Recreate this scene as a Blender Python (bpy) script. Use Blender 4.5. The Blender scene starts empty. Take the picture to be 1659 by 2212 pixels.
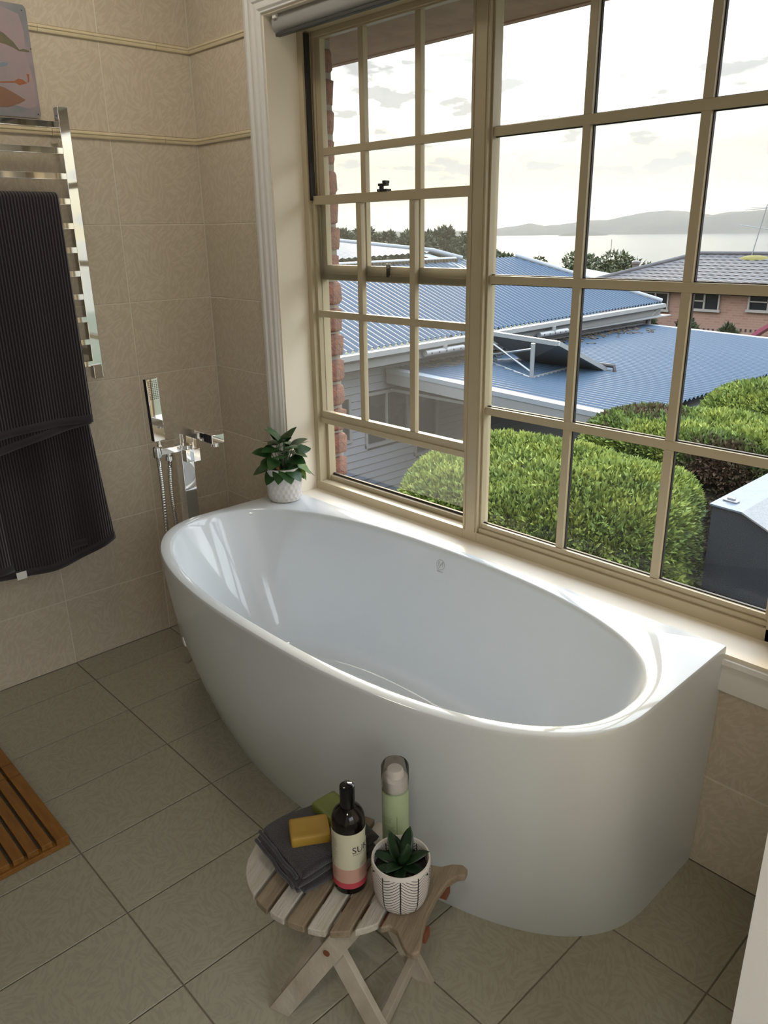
import bpy, bmesh, math, random
import numpy as np
from mathutils import Matrix, Vector, Euler

random.seed(7)
rng = np.random.default_rng(7)
PI = math.pi
S = bpy.context.scene
COL = S.collection

# ------------------------------------------------------------------ camera
F_PX = 1674.12
EYE = Vector((2.48291, -1.50292, 1.40335))
ROT = Euler((math.radians(70.15749), math.radians(0.85602), math.radians(46.55385)), 'XYZ')
cam_d = bpy.data.cameras.new('camera')
cam = bpy.data.objects.new('camera', cam_d)
COL.objects.link(cam)
cam.location = EYE
cam.rotation_euler = ROT
cam_d.sensor_fit = 'VERTICAL'
cam_d.sensor_height = 24.0
cam_d.lens = 24.0 * F_PX / 2212.0
cam_d.clip_start = 0.02
cam_d.clip_end = 30000
S.camera = cam
RM = ROT.to_matrix()


def ray(x, y):
    return RM @ Vector(((x - 829.5) / F_PX, -(y - 1106.0) / F_PX, -1.0))


def on(x, y, ax, v):
    """point where the sight line of a photo pixel meets the plane axis=v"""
    d = ray(x, y)
    t = (v - EYE[ax]) / d[ax]
    return EYE + d * t


def az(x, y):
    d = ray(x, y)
    h = math.hypot(d.x, d.y)
    return d.x / h, d.y / h, d.z / h


# ------------------------------------------------------------------ world / light
W = bpy.data.worlds.new('sky')
S.world = W
W.use_nodes = True


def build_sky():
    nt = W.node_tree
    nt.nodes.clear()
    N = nt.nodes.new
    L = nt.links.new
    out = N('ShaderNodeOutputWorld')
    bg = N('ShaderNodeBackground')
    tc = N('ShaderNodeTexCoord')
    sep = N('ShaderNodeSeparateXYZ')
    L(tc.outputs['Generated'], sep.inputs[0])
    ramp = N('ShaderNodeValToRGB')
    e = ramp.color_ramp.elements
    e[0].position = 0.0
    e[0].color = (0.300, 0.262, 0.165, 1)
    e[1].position = 0.085
    e[1].color = (0.375, 0.350, 0.262, 1)
    k = e.new(0.15)
    k.color = (0.66, 0.645, 0.58, 1)
    k = e.new(0.24)
    k.color = (1.42, 1.47, 1.50, 1)
    k = e.new(1.0)
    k.color = (1.75, 2.05, 2.45, 1)
    L(sep.outputs['Z'], ramp.inputs[0])
    # clouds: flattened coordinates so that banks stretch along the horizon
    mp = N('ShaderNodeMapping')
    mp.inputs['Scale'].default_value = (1.0, 1.0, 3.2)
    mp.inputs['Location'].default_value = (0.75, 2.3, 0.1)
    L(tc.outputs['Generated'], mp.inputs[0])
    n1 = N('ShaderNodeTexNoise')
    n1.inputs['Scale'].default_value = 2.6
    n1.inputs['Detail'].default_value = 9
    n1.inputs['Roughness'].default_value = 0.58
    L(mp.outputs[0], n1.inputs['Vector'])
    r1 = N('ShaderNodeValToRGB')
    r1.color_ramp.elements[0].position = 0.46
    r1.color_ramp.elements[0].color = (0, 0, 0, 1)
    r1.color_ramp.elements[1].position = 0.57
    r1.color_ramp.elements[1].color = (1, 1, 1, 1)
    L(n1.outputs['Fac'], r1.inputs[0])
    n2 = N('ShaderNodeTexNoise')
    n2.inputs['Scale'].default_value = 17.0
    n2.inputs['Detail'].default_value = 7
    L(mp.outputs[0], n2.inputs['Vector'])
    r2 = N('ShaderNodeValToRGB')
    r2.color_ramp.elements[0].position = 0.535
    r2.color_ramp.elements[0].color = (0, 0, 0, 1)
    r2.color_ramp.elements[1].position = 0.60
    r2.color_ramp.elements[1].color = (1, 1, 1, 1)
    L(n2.outputs['Fac'], r2.inputs[0])
    m1 = N('ShaderNodeMixRGB')
    m1.inputs[2].default_value = (0.235, 0.236, 0.232, 1)
    f1 = N('ShaderNodeMath')
    f1.operation = 'MULTIPLY'
    f1.inputs[1].default_value = 0.8
    fade = N('ShaderNodeMapRange')
    fade.inputs['From Min'].default_value = 0.17
    fade.inputs['From Max'].default_value = 0.32
    fade.inputs['To Min'].default_value = 1.0
    fade.inputs['To Max'].default_value = 0.2
    L(sep.outputs['Z'], fade.inputs['Value'])
    fm = N('ShaderNodeMath')
    fm.operation = 'MULTIPLY'
    L(r1.outputs[0], fm.inputs[0])
    L(fade.outputs[0], fm.inputs[1])
    L(fm.outputs[0], f1.inputs[0])
    L(f1.outputs[0], m1.inputs[0])
    L(ramp.outputs[0], m1.inputs[1])
    m2 = N('ShaderNodeMixRGB')
    m2.inputs[2].default_value = (0.215, 0.22, 0.215, 1)
    f2 = N('ShaderNodeMath')
    f2.operation = 'MULTIPLY'
    f2.inputs[1].default_value = 0.9
    fm2 = N('ShaderNodeMath')
    fm2.operation = 'MULTIPLY'
    L(r2.outputs[0], fm2.inputs[0])
    L(fade.outputs[0], fm2.inputs[1])
    L(fm2.outputs[0], f2.inputs[0])
    L(f2.outputs[0], m2.inputs[0])
    L(m1.outputs[0], m2.inputs[1])
    L(m2.outputs[0], bg.inputs['Color'])
    bg.inputs['Strength'].default_value = 1.0
    L(bg.outputs[0], out.inputs['Surface'])


build_sky()

# the low sun behind thin cloud, out over the water to the left
sun_d = bpy.data.lights.new('sun', 'SUN')
sun_d.energy = 1.3
sun_d.color = (1.0, 0.80, 0.50)
sun_d.angle = math.radians(14)
sun = bpy.data.objects.new('sun', sun_d)
COL.objects.link(sun)
_sd = Vector((-0.62, 0.72, 0.33)).normalized()
sun.rotation_euler = _sd.to_track_quat('Z', 'Y').to_euler()

# sampling portal in the window opening (guides sky light, gives off none itself)
pd = bpy.data.lights.new('window_portal', 'AREA')
pd.shape = 'RECTANGLE'
pd.size = 1.62
pd.size_y = 1.46
pd.cycles.is_portal = True
po = bpy.data.objects.new('window_portal', pd)
COL.objects.link(po)
po.location = (1.21, 0.36, 1.27)
po.rotation_euler = (math.radians(-90), 0, 0)

pd2 = bpy.data.lights.new('hall_portal', 'AREA')
pd2.shape = 'RECTANGLE'
pd2.size = 1.5
pd2.size_y = 2.0
pd2.cycles.is_portal = True
po2 = bpy.data.objects.new('hall_portal', pd2)
COL.objects.link(po2)
po2.location = (3.95, -1.45, 1.08)
po2.rotation_euler = (math.radians(90), 0, math.radians(90))

S.view_settings.view_transform = 'Standard'
S.view_settings.look = 'None'
S.view_settings.gamma = 1.0
S.view_settings.use_curve_mapping = False
S.view_settings.exposure = 1.75

# ------------------------------------------------------------------ materials
MATS = {}


def mat(name, col, rough=0.5, metal=0.0, spec=0.5, var=None, vscale=8.0, bump=0.0, bscale=40.0,
        coat=0.0, stretch=None, trans=0.0, sss=0.0, coord='Object'):
    if name in MATS:
        return MATS[name]
    m = bpy.data.materials.new(name)
    m.use_nodes = True
    nt = m.node_tree
    b = nt.nodes['Principled BSDF']
    b.inputs['Base Color'].default_value = (*col, 1)
    b.inputs['Roughness'].default_value = rough
    b.inputs['Metallic'].default_value = metal
    b.inputs['Specular IOR Level'].default_value = spec
    b.inputs['Coat Weight'].default_value = coat
    b.inputs['Coat Roughness'].default_value = 0.06
    b.inputs['Transmission Weight'].default_value = trans
    L = nt.links.new
    if var is not None or bump:
        tc = nt.nodes.new('ShaderNodeTexCoord')
        mp = nt.nodes.new('ShaderNodeMapping')
        L(tc.outputs[coord], mp.inputs[0])
        if stretch:
            mp.inputs['Scale'].default_value = stretch
    if var is not None:
        n = nt.nodes.new('ShaderNodeTexNoise')
        n.inputs['Scale'].default_value = vscale
        n.inputs['Detail'].default_value = 5
        L(mp.outputs[0], n.inputs['Vector'])
        r = nt.nodes.new('ShaderNodeValToRGB')
        r.color_ramp.elements[0].position = 0.35
        r.color_ramp.elements[1].position = 0.65
        r.color_ramp.elements[0].color = (*col, 1)
        r.color_ramp.elements[1].color = (*var, 1)
        L(n.outputs['Fac'], r.inputs[0])
        L(r.outputs[0], b.inputs['Base Color'])
    if bump:
        n2 = nt.nodes.new('ShaderNodeTexNoise')
        n2.inputs['Scale'].default_value = bscale
        n2.inputs['Detail'].default_value = 4
        L(mp.outputs[0], n2.inputs['Vector'])
        bp = nt.nodes.new('ShaderNodeBump')
        bp.inputs['Strength'].default_value = bump
        bp.inputs['Distance'].default_value = 0.01
        L(n2.outputs['Fac'], bp.inputs['Height'])
        L(bp.outputs[0], b.inputs['Normal'])
    MATS[name] = m
    return m


def tile_mat(name, c1, c2, rough, scale, bump):
    """ceramic with a printed sheaf of short blades, a little raised"""
    m = bpy.data.materials.new(name)
    m.use_nodes = True
    nt = m.node_tree
    b = nt.nodes['Principled BSDF']
    N = nt.nodes.new
    L = nt.links.new
    tc = N('ShaderNodeTexCoord')
    oi = N('ShaderNodeObjectInfo')
    vo = N('ShaderNodeTexVoronoi')
    vo.inputs['Scale'].default_value = scale
    L(tc.outputs['Object'], vo.inputs['Vector'])
    sp = N('ShaderNodeSeparateColor')
    L(vo.outputs['Color'], sp.inputs[0])
    ml = N('ShaderNodeMath')
    ml.operation = 'MULTIPLY'
    ml.inputs[1].default_value = 6.28
    L(sp.outputs[0], ml.inputs[0])
    vr = N('ShaderNodeVectorRotate')
    vr.rotation_type = 'Z_AXIS'
    L(tc.outputs['Object'], vr.inputs['Vector'])
    L(ml.outputs[0], vr.inputs['Angle'])
    mp = N('ShaderNodeMapping')
    mp.inputs['Scale'].default_value = (scale * 1.6, scale * 6.5, scale * 1.6)
    L(vr.outputs[0], mp.inputs[0])
    n = N('ShaderNodeTexNoise')
    n.inputs['Scale'].default_value = 1.0
    n.inputs['Detail'].default_value = 2
    L(mp.outputs[0], n.inputs['Vector'])
    r = N('ShaderNodeValToRGB')
    r.color_ramp.elements[0].position = 0.47
    r.color_ramp.elements[1].position = 0.56
    r.color_ramp.elements[0].color = (*c1, 1)
    r.color_ramp.elements[1].color = (*c2, 1)
    L(n.outputs['Fac'], r.inputs[0])
    # tiles differ a little from each other
    hs = N('ShaderNodeHueSaturation')
    mr = N('ShaderNodeMapRange')
    mr.inputs['To Min'].default_value = 0.94
    mr.inputs['To Max'].default_value = 1.04
    L(oi.outputs['Random'], mr.inputs['Value'])
    L(mr.outputs[0], hs.inputs['Value'])
    L(r.outputs[0], hs.inputs['Color'])
    L(hs.outputs[0], b.inputs['Base Color'])
    b.inputs['Roughness'].default_value = rough
    bp = N('ShaderNodeBump')
    bp.inputs['Strength'].default_value = bump
    bp.inputs['Distance'].default_value = 0.002
    L(r.outputs[0], bp.inputs['Height'])
    L(bp.outputs[0], b.inputs['Normal'])
    MATS[name] = m
    return m


def glass_mat(name, tint=(1, 1, 1), dirt=0.0, gl=0.06):
    m = bpy.data.materials.new(name)
    m.use_nodes = True
    nt = m.node_tree
    nt.nodes.clear()
    N = nt.nodes.new
    L = nt.links.new
    out = N('ShaderNodeOutputMaterial')
    tr = N('ShaderNodeBsdfTransparent')
    tr.inputs[0].default_value = (*tint, 1)
    gs = N('ShaderNodeBsdfGlossy')
    gs.inputs['Roughness'].default_value = 0.02
    fr = N('ShaderNodeFresnel')
    fr.inputs['IOR'].default_value = 1.35
    mx = N('ShaderNodeMixShader')
    L(fr.outputs[0], mx.inputs[0])
    L(tr.outputs[0], mx.inputs[1])
    L(gs.outputs[0], mx.inputs[2])
    last = mx.outputs[0]
    if dirt:
        df = N('ShaderNodeBsdfDiffuse')
        df.inputs[0].default_value = (0.72, 0.70, 0.66, 1)
        tl = N('ShaderNodeBsdfTranslucent')
        tl.inputs[0].default_value = (0.72, 0.70, 0.66, 1)
        ad = N('ShaderNodeMixShader')
        L(df.outputs[0], ad.inputs[1])
        L(tl.outputs[0], ad.inputs[2])
        tc = N('ShaderNodeTexCoord')
        mp = N('ShaderNodeMapping')
        mp.inputs['Scale'].default_value = (30, 30, 6)
        L(tc.outputs['Object'], mp.inputs[0])
        n = N('ShaderNodeTexNoise')
        n.inputs['Scale'].default_value = 1.0
        n.inputs['Detail'].default_value = 6
        L(mp.outputs[0], n.inputs['Vector'])
        mr = N('ShaderNodeMapRange')
        mr.inputs['From Min'].default_value = 0.45
        mr.inputs['From Max'].default_value = 0.8
        mr.inputs['To Min'].default_value = dirt * 0.4
        mr.inputs['To Max'].default_value = dirt * 3
        L(n.outputs['Fac'], mr.inputs['Value'])
        m2 = N('ShaderNodeMixShader')
        L(mr.outputs[0], m2.inputs[0])
        L(last, m2.inputs[1])
        L(ad.outputs[0], m2.inputs[2])
        last = m2.outputs[0]
    L(last, out.inputs['Surface'])
    MATS[name] = m
    return m


def screen_mat(name, dens=0.16):
    m = bpy.data.materials.new(name)
    m.use_nodes = True
    nt = m.node_tree
    nt.nodes.clear()
    N = nt.nodes.new
    L = nt.links.new
    out = N('ShaderNodeOutputMaterial')
    tr = N('ShaderNodeBsdfTransparent')
    df = N('ShaderNodeBsdfTranslucent')
    df.inputs[0].default_value = (0.42, 0.40, 0.36, 1)
    mx = N('ShaderNodeMixShader')
    mx.inputs[0].default_value = dens
    L(tr.outputs[0], mx.inputs[1])
    L(df.outputs[0], mx.inputs[2])
    L(mx.outputs[0], out.inputs['Surface'])
    MATS[name] = m
    return m


tile_mat('wall_tile', (0.60, 0.52, 0.405), (0.66, 0.58, 0.465), 0.32, 17.0, 0.55)
tile_mat('floor_tile', (0.350, 0.328, 0.250), (0.312, 0.292, 0.222), 0.40, 20.0, 0.08)
mat('grout', (0.74, 0.68, 0.58), 0.9)
mat('floor_grout', (0.22, 0.19, 0.14), 0.95)
mat('border_tile', (0.72, 0.615, 0.41), 0.35, var=(0.77, 0.665, 0.46), vscale=30)
mat('white_paint', (0.78, 0.77, 0.74), 0.5)
mat('plaster', (0.80, 0.785, 0.76), 0.85, bump=0.05, bscale=200)
mat('trim_paint', (0.80, 0.79, 0.765), 0.35)
mat('reveal_paint', (0.83, 0.755, 0.63), 0.45, var=(0.80, 0.72, 0.60), vscale=3)
mat('cream_metal', (0.44, 0.37, 0.245), 0.36, spec=0.45, var=(0.47, 0.395, 0.265), vscale=5)
mat('cream_dark', (0.45, 0.38, 0.25), 0.5)
mat('black_rubber', (0.015, 0.013, 0.012), 0.6)
mat('acrylic', (0.695, 0.735, 0.77), 0.06, spec=0.55)
mat('chrome', (0.86, 0.86, 0.86), 0.035, metal=1.0)
mat('hose_metal', (0.72, 0.72, 0.72), 0.18, metal=1.0)
mat('logo_grey', (0.22, 0.22, 0.23), 0.4)
glass_mat('clear_glass', (0.97, 0.98, 0.97), dirt=0.0018)
glass_mat('dusty_glass', (0.95, 0.96, 0.95), dirt=0.010)
screen_mat('fly_screen', 0.09)


# ------------------------------------------------------------------ mesh builder
class MB:
    def __init__(self):
        self.v = []
        self.f = []

    def add(self, vs, fs):
        o = len(self.v)
        self.v += [tuple(p) for p in vs]
        self.f += [tuple(i + o for i in q) for q in fs]
        return self

    def box(self, x0, x1, y0, y1, z0, z1, M=None):
        vs = [Vector((x, y, z)) for z in (z0, z1) for y in (y0, y1) for x in (x0, x1)]
        if M is not None:
            vs = [M @ p for p in vs]
        return self.add(vs, [(0, 2, 3, 1), (4, 5, 7, 6), (0, 1, 5, 4), (2, 6, 7, 3), (0, 4, 6, 2), (1, 3, 7, 5)])

    def hexa(self, b, t):
        """4 bottom points ccw, 4 top points ccw"""
        return self.add(list(b) + list(t), [(3, 2, 1, 0), (4, 5, 6, 7), (0, 1, 5, 4), (1, 2, 6, 5), (2, 3, 7, 6), (3, 0, 4, 7)])

    def prism(self, poly, z0, z1, M=None):
        n = len(poly)
        vs = [Vector((x, y, z0)) for x, y in poly] + [Vector((x, y, z1)) for x, y in poly]
        if M is not None:
            vs = [M @ p for p in vs]
        fs = [tuple(range(n - 1, -1, -1)), tuple(range(n, 2 * n))]
        fs += [(i, (i + 1) % n, n + (i + 1) % n, n + i) for i in range(n)]
        return self.add(vs, fs)

    def lathe(self, prof, n=32, M=None, cap0=True, cap1=True):
        vs = []
        for r, z in prof:
            for i in range(n):
                a = 2 * PI * i / n
                vs.append(Vector((r * math.cos(a), r * math.sin(a), z)))
        if M is not None:
            vs = [M @ p for p in vs]
        fs = []
        for j in range(len(prof) - 1):
            for i in range(n):
                a, b = j * n + i, j * n + (i + 1) % n
                fs.append((a, b, b + n, a + n))
        if cap0:
            fs.append(tuple(range(n - 1, -1, -1)))
        if cap1:
            k = (len(prof) - 1) * n
            fs.append(tuple(range(k, k + n)))
        return self.add(vs, fs)

    def tube(self, pts, r, n=10, cap=True):
        pts = [Vector(p) for p in pts]
        rs = r if isinstance(r, (list, tuple)) else [r] * len(pts)
        vs = []
        up = None
        for i, p in enumerate(pts):
            d = (pts[min(i + 1, len(pts) - 1)] - pts[max(i - 1, 0)]).normalized()
            if up is None:
                up = d.orthogonal().normalized()
            else:
                up = (up - d * up.dot(d)).normalized()
            w = d.cross(up)
            for k in range(n):
                a = 2 * PI * k / n
                vs.append(p + (up * math.cos(a) + w * math.sin(a)) * rs[i])
        fs = []
        for j in range(len(pts) - 1):
            for i in range(n):
                a, b = j * n + i, j * n + (i + 1) % n
                fs.append((a, b, b + n, a + n))
        if cap:
            fs.append(tuple(range(n - 1, -1, -1)))
            k = (len(pts) - 1) * n
            fs.append(tuple(range(k, k + n)))
        return self.add(vs, fs)

    def rings(self, rs, closed=True, cap0=False, cap1=False):
        n = len(rs[0])
        vs = [p for r in rs for p in r]
        fs = []
        for j in range(len(rs) - 1):
            for i in range(n if closed else n - 1):
                a, b = j * n + i, j * n + (i + 1) % n
                fs.append((a, b, b + n, a + n))
        if cap0:
            fs.append(tuple(range(n - 1, -1, -1)))
        if cap1:
            k = (len(rs) - 1) * n
            fs.append(tuple(range(k, k + n)))
        return self.add(vs, fs)

    def mesh(self, name):
        me = bpy.data.meshes.new(name)
        me.from_pydata(self.v, [], self.f)
        me.update()
        return me


def link(name, me, m, parent=None, loc=None):
    o = bpy.data.objects.new(name, me)
    COL.objects.link(o)
    if m is not None and me is not None and not me.materials:
        me.materials.append(MATS[m] if isinstance(m, str) else m)
    if parent is not None:
        o.parent = parent
    if loc is not None:
        o.location = loc
    return o


def obj(name, mb, m, parent=None, bevel=0.0, smooth=None, world=False, loc=None, seg=2, fix=True):
    me = mb.mesh(name)
    if fix:
        bm = bmesh.new()
        bm.from_mesh(me)
        bmesh.ops.recalc_face_normals(bm, faces=bm.faces)
        bm.to_mesh(me)
        bm.free()
    if smooth is not None:
        me.polygons.foreach_set('use_smooth', [True] * len(me.polygons))
        me.set_sharp_from_angle(angle=math.radians(smooth))
    o = link(name, me, m, parent, loc)
    if world and parent is not None:
        o.location = -parent.location
    if bevel:
        b = o.modifiers.new('bevel', 'BEVEL')
        b.width = bevel
        b.segments = seg
        b.limit_method = 'ANGLE'
        b.angle_limit = math.radians(35)
    return o


def thing(name, label, cat, loc=(0, 0, 0), rz=0.0, group=None):
    o = bpy.data.objects.new(name, None)
    COL.objects.link(o)
    o.empty_display_size = 0.05
    o.location = loc
    o.rotation_euler = (0, 0, rz)
    return tag(o, label, cat, group)


def tag(o, label, cat, group=None):
    o['label'] = label
    o['category'] = cat
    if group:
        o['group'] = group
    return o


def struct(o, label=None, cat=None):
    o['kind'] = 'structure'
    if label:
        o['label'] = label
    if cat:
        o['category'] = cat
    return o


def sempty(name, label, cat, loc=(0, 0, 0)):
    o = bpy.data.objects.new(name, None)
    COL.objects.link(o)
    o.location = loc
    return struct(o, label, cat)


def text_polys(s, size):
    cu = bpy.data.curves.new('lettering', 'FONT')
    cu.body = s
    cu.size = size
    cu.align_x = 'CENTER'
    cu.resolution_u = 3
    o = bpy.data.objects.new('lettering', cu)
    COL.objects.link(o)
    bpy.context.view_layer.update()
    me = bpy.data.meshes.new_from_object(o)
    vs = [tuple(v.co) for v in me.vertices]
    fs = [tuple(p.vertices) for p in me.polygons]
    bpy.data.objects.remove(o)
    bpy.data.meshes.remove(me)
    return vs, fs


# ------------------------------------------------------------------ room shell
HZ = 0.2397          # wall tile height
TW = 0.363           # tile length
YA = 0.3036          # first joint from the corner
XA, XP = 0.1574, 0.2429
CEIL = 2.42
RX = 2.30            # inner face of right wall
YB = -2.60           # back wall
WX0, WX1, WZ0, WZ1 = 0.412, 2.02, 0.555, 1.985   # window opening
REV = 0.118
T = 0.003            # tile thickness

TILE_CACHE = {}


def tile_mesh(w, h, m):
    """flat tile in its own xy plane, top face at z=0, edges eased"""
    key = (round(w, 4), round(h, 4), m)
    if key in TILE_CACHE:
        return TILE_CACHE[key]
    c = 0.0009
    mb = MB()
    b = [(-w / 2, -h / 2), (w / 2, -h / 2), (w / 2, h / 2), (-w / 2, h / 2)]
    i = [(-w / 2 + c, -h / 2 + c), (w / 2 - c, -h / 2 + c), (w / 2 - c, h / 2 - c), (-w / 2 + c, h / 2 - c)]
    vs = [(x, y, -T) for x, y in b] + [(x, y, -c) for x, y in b] + [(x, y, 0) for x, y in i]
    fs = [(8, 9, 10, 11), (3, 2, 1, 0)]
    for k in range(4):
        n = (k + 1) % 4
        fs += [(k, n, 4 + n, 4 + k), (4 + k, 4 + n, 8 + n, 8 + k)]
    mb.add(vs, fs)
    me = mb.mesh('tile')
    me.materials.append(MATS[m])
    TILE_CACHE[key] = me
    return me


GAP = 0.0032
floor = obj('floor', MB().box(-0.1, 3.9, YB - 0.1, 0.1, -0.15, -0.0035), 'floor_grout')
struct(floor, 'beige patterned ceramic floor tiles with dark grout', 'floor')
xs = [0.0] + [XA + XP * k for k in range(9)] + [RX]
ys = [0.0] + [-(YA + TW * k) for k in range(7)] + [YB]
for i in range(len(xs) - 1):
    for j in range(len(ys) - 1):
        x0, x1, y1, y0 = xs[i], xs[i + 1], ys[j], ys[j + 1]
        if x1 - x0 < 0.01 or y1 - y0 < 0.01:
            continue
        o = link('floor_tile', tile_mesh(y1 - y0 - GAP, x1 - x0 - GAP, 'floor_tile'), None, floor)
        o.location = ((x0 + x1) / 2, (y0 + y1) / 2, 0)
        o.rotation_euler = (0, 0, PI / 2)

# left wall, tiled
wl = obj('wall_left', MB().box(-0.12, -0.0012, YB - 0.1, 0.10, 0.0, CEIL), 'grout')
struct(wl, 'left wall of beige leaf-patterned tiles with two cream border strips', 'wall')
B2, B1 = 1.684, 1.948
zs = [HZ * k for k in range(7)]
zrows = [(zs[k], zs[k + 1]) for k in range(6)] + [(zs[6], B2), (B2 + 0.018, B1), (B1 + 0.018, B1 + 0.018 + HZ), (B1 + 0.018 + HZ, CEIL)]
ycols = [(-YA, 0.0)] + [(-(YA + TW * (k + 1)), -(YA + TW * k)) for k in range(5)] + [(YB, -(YA + TW * 5))]
for (z0, z1) in zrows:
    for (y0, y1) in ycols:
        g = 0.0036
        o = link('wall_tile', tile_mesh(y1 - y0 - g, z1 - z0 - g, 'wall_tile'), None, wl)
        o.matrix_basis = Matrix.Translation((0.0, (y0 + y1) / 2, (z0 + z1) / 2)) @ Matrix(((0, 0, 1, 0), (1, 0, 0, 0), (0, 1, 0, 0), (0, 0, 0, 1)))
BORD = [(0, 0), (0.006, 0.0), (0.0085, 0.004), (0.0085, 0.008), (0.0115, 0.0105), (0.0115, 0.0145), (0.007, 0.018), (0, 0.018)]
for zb in (B2, B1):
    for k in range(-2, 7):
        y1 = max(YB, -(YA + 0.18 + TW * (k + 1)) )
        y0 = min(0.0, -(YA + 0.18 + TW * k))
        y0, y1 = min(y0, y1), max(y0, y1)
        if y1 - y0 < 0.02:
            continue
        mb = MB().prism(BORD, y0 + 0.0006, y1 - 0.0006, Matrix(((1, 0, 0, 0), (0, 0, 1, 0), (0, 1, 0, zb), (0, 0, 0, 1))))
        obj('border_strip', mb, 'border_tile', wl, smooth=50)

# window wall
mbw = MB()
mbw.box(-0.12, WX0 - 0.02, 0.0012, 0.118, 0, CEIL)
mbw.box(WX1 + 0.02, RX + 0.1, 0.0012, 0.118, 0, CEIL)
mbw.box(WX0 - 0.02, WX1 + 0.02, 0.0012, 0.118, 0, WZ0 - 0.02)
mbw.box(WX0 - 0.02, WX1 + 0.02, 0.0012, 0.118, WZ1 + 0.02, CEIL)
ww = obj('wall_window', mbw, 'grout')
struct(ww, 'tiled wall around the large window behind the bath', 'wall')


def wtile(x0, x1, z0, z1):
    g = 0.0036
    o = link('wall_tile', tile_mesh(x1 - x0 - g, z1 - z0 - g, 'wall_tile'), None, ww)
    o.matrix_basis = Matrix.Translation(((x0 + x1) / 2, 0.0, (z0 + z1) / 2)) @ Matrix(((1, 0, 0, 0), (0, 0, -1, 0), (0, 1, 0, 0), (0, 0, 0, 1)))


for (z0, z1) in zrows:
    wtile(0.0, 0.345, z0, z1)
    if z0 > 0.4:
        wtile(2.075, RX, z0, z1)
for (z0, z1) in ((0, HZ), (HZ, 2 * HZ)):
    for (x0, x1) in ((0.345, 0.66), (0.66, 1.023), (1.023, 1.386), (1.386, 1.749), (1.749, 2.112), (2.112, RX)):
        wtile(x0, x1, z0, z1)
for (x0, x1) in ((0.345, 0.66), (0.66, 1.023), (1.023, 1.386), (1.386, 1.749), (1.749, 2.075)):
    wtile(x0, x1, B1 + 0.018 + HZ, CEIL)
for zb in (B2, B1):
    for (x0, x1) in ((0.0, 0.335), (2.09, RX)):
        mb = MB().prism(BORD, x0 + 0.0006, x1, Matrix(((0, 0, 1, 0), (-1, 0, 0, 0), (0, 1, 0, zb), (0, 0, 0, 1))))
        obj('border_strip', mb, 'border_tile', ww, smooth=50)

# right wall with the doorway the picture is taken from, back wall, ceiling, hall
DY0, DY1 = -0.84, -1.80
p = on(1617, 2016, 2, 0.0)
kk = (DY0 - EYE.y) / (p.y - EYE.y)
RX = EYE.x + (p.x - EYE.x) * kk
mb = MB().box(RX, RX + 0.11, DY0, 0.118, -0.003, CEIL).box(RX, RX + 0.11, YB, DY1, -0.003, CEIL).box(RX, RX + 0.11, DY1, DY0, 2.08, CEIL)
wr = struct(obj('wall_right', mb, 'plaster'), 'white plaster wall ending at the doorway beside the bath', 'wall')
struct(obj('wall_back', MB().box(-0.12, 3.9, YB - 0.1, YB, -0.003, CEIL), 'plaster'), 'white plaster wall opposite the window', 'wall')
struct(obj('wall_hall', MB().box(3.8, 3.9, YB, -2.2, -0.003, CEIL).box(3.8, 3.9, -0.7, 0.1, -0.003, CEIL).box(3.8, 3.9, -2.2, -0.7, 2.08, CEIL).box(RX + 0.11, 3.8, 0.0, 0.1, -0.003, CEIL), 'plaster'), 'white plaster wall of the hall outside the bathroom', 'wall')
struct(obj('ceiling', MB().box(-0.12, 3.9, YB - 0.1, 0.118, CEIL, CEIL + 0.1), 'white_paint'), 'plain white ceiling', 'ceiling')

gd = sempty('added_door_1', 'white framed glazed door added to let fill daylight into the hall', 'door')  # unseen door, added to bring more daylight in through the doorway
mb = MB().box(3.82, 3.86, -2.2, -2.12, 0, 2.08).box(3.82, 3.86, -0.78, -0.7, 0, 2.08).box(3.82, 3.86, -1.49, -1.41, 0.1, 2.0).box(3.82, 3.86, -2.12, -0.78, 2.0, 2.08).box(3.82, 3.86, -2.12, -0.78, 0, 0.1)
obj('door_frame', mb, 'trim_paint', gd, bevel=0.002)
for (y0, y1) in ((-2.12, -1.49), (-1.41, -0.78)):
    obj('pane', MB().add([(3.84, y0, 0.1), (3.84, y1, 0.1), (3.84, y1, 2.0), (3.84, y0, 2.0)], [(0, 1, 2, 3)]), 'clear_glass', gd, fix=False)
obj('door_handle', MB().box(3.79, 3.82, -1.43, -1.41, 0.98, 1.10), 'chrome', gd, bevel=0.002)

# unseen flush ceiling lamp, added to brighten the bathroom (lit)
lm = bpy.data.materials.new('fill_glow')
lm.use_nodes = True
_b = lm.node_tree.nodes['Principled BSDF']
_b.inputs['Base Color'].default_value = (0.9, 0.88, 0.82, 1)
_b.inputs['Emission Color'].default_value = (1.0, 0.92, 0.80, 1)
_b.inputs['Emission Strength'].default_value = 4.6
MATS['fill_glow'] = lm
lm2 = lm.copy()
lm2.name = 'hall_fill_glow'
lm2.node_tree.nodes['Principled BSDF'].inputs['Emission Strength'].default_value = 13.0
MATS['hall_fill_glow'] = lm2
cl = thing('fill_lamp', 'added fill lamp, a round flush ceiling light with an opal glass dome, switched on', 'lamp', (0.62, -0.62, CEIL))
obj('base_ring', MB().lathe([(0.185, 0.0), (0.185, -0.018), (0.165, -0.026)], 40), 'trim_paint', cl, smooth=40)
obj('dome', MB().lathe([(0.165, -0.02), (0.160, -0.035), (0.135, -0.060), (0.09, -0.078), (0.04, -0.086), (0.004, -0.088)], 40), 'fill_glow', cl, smooth=60)

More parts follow.
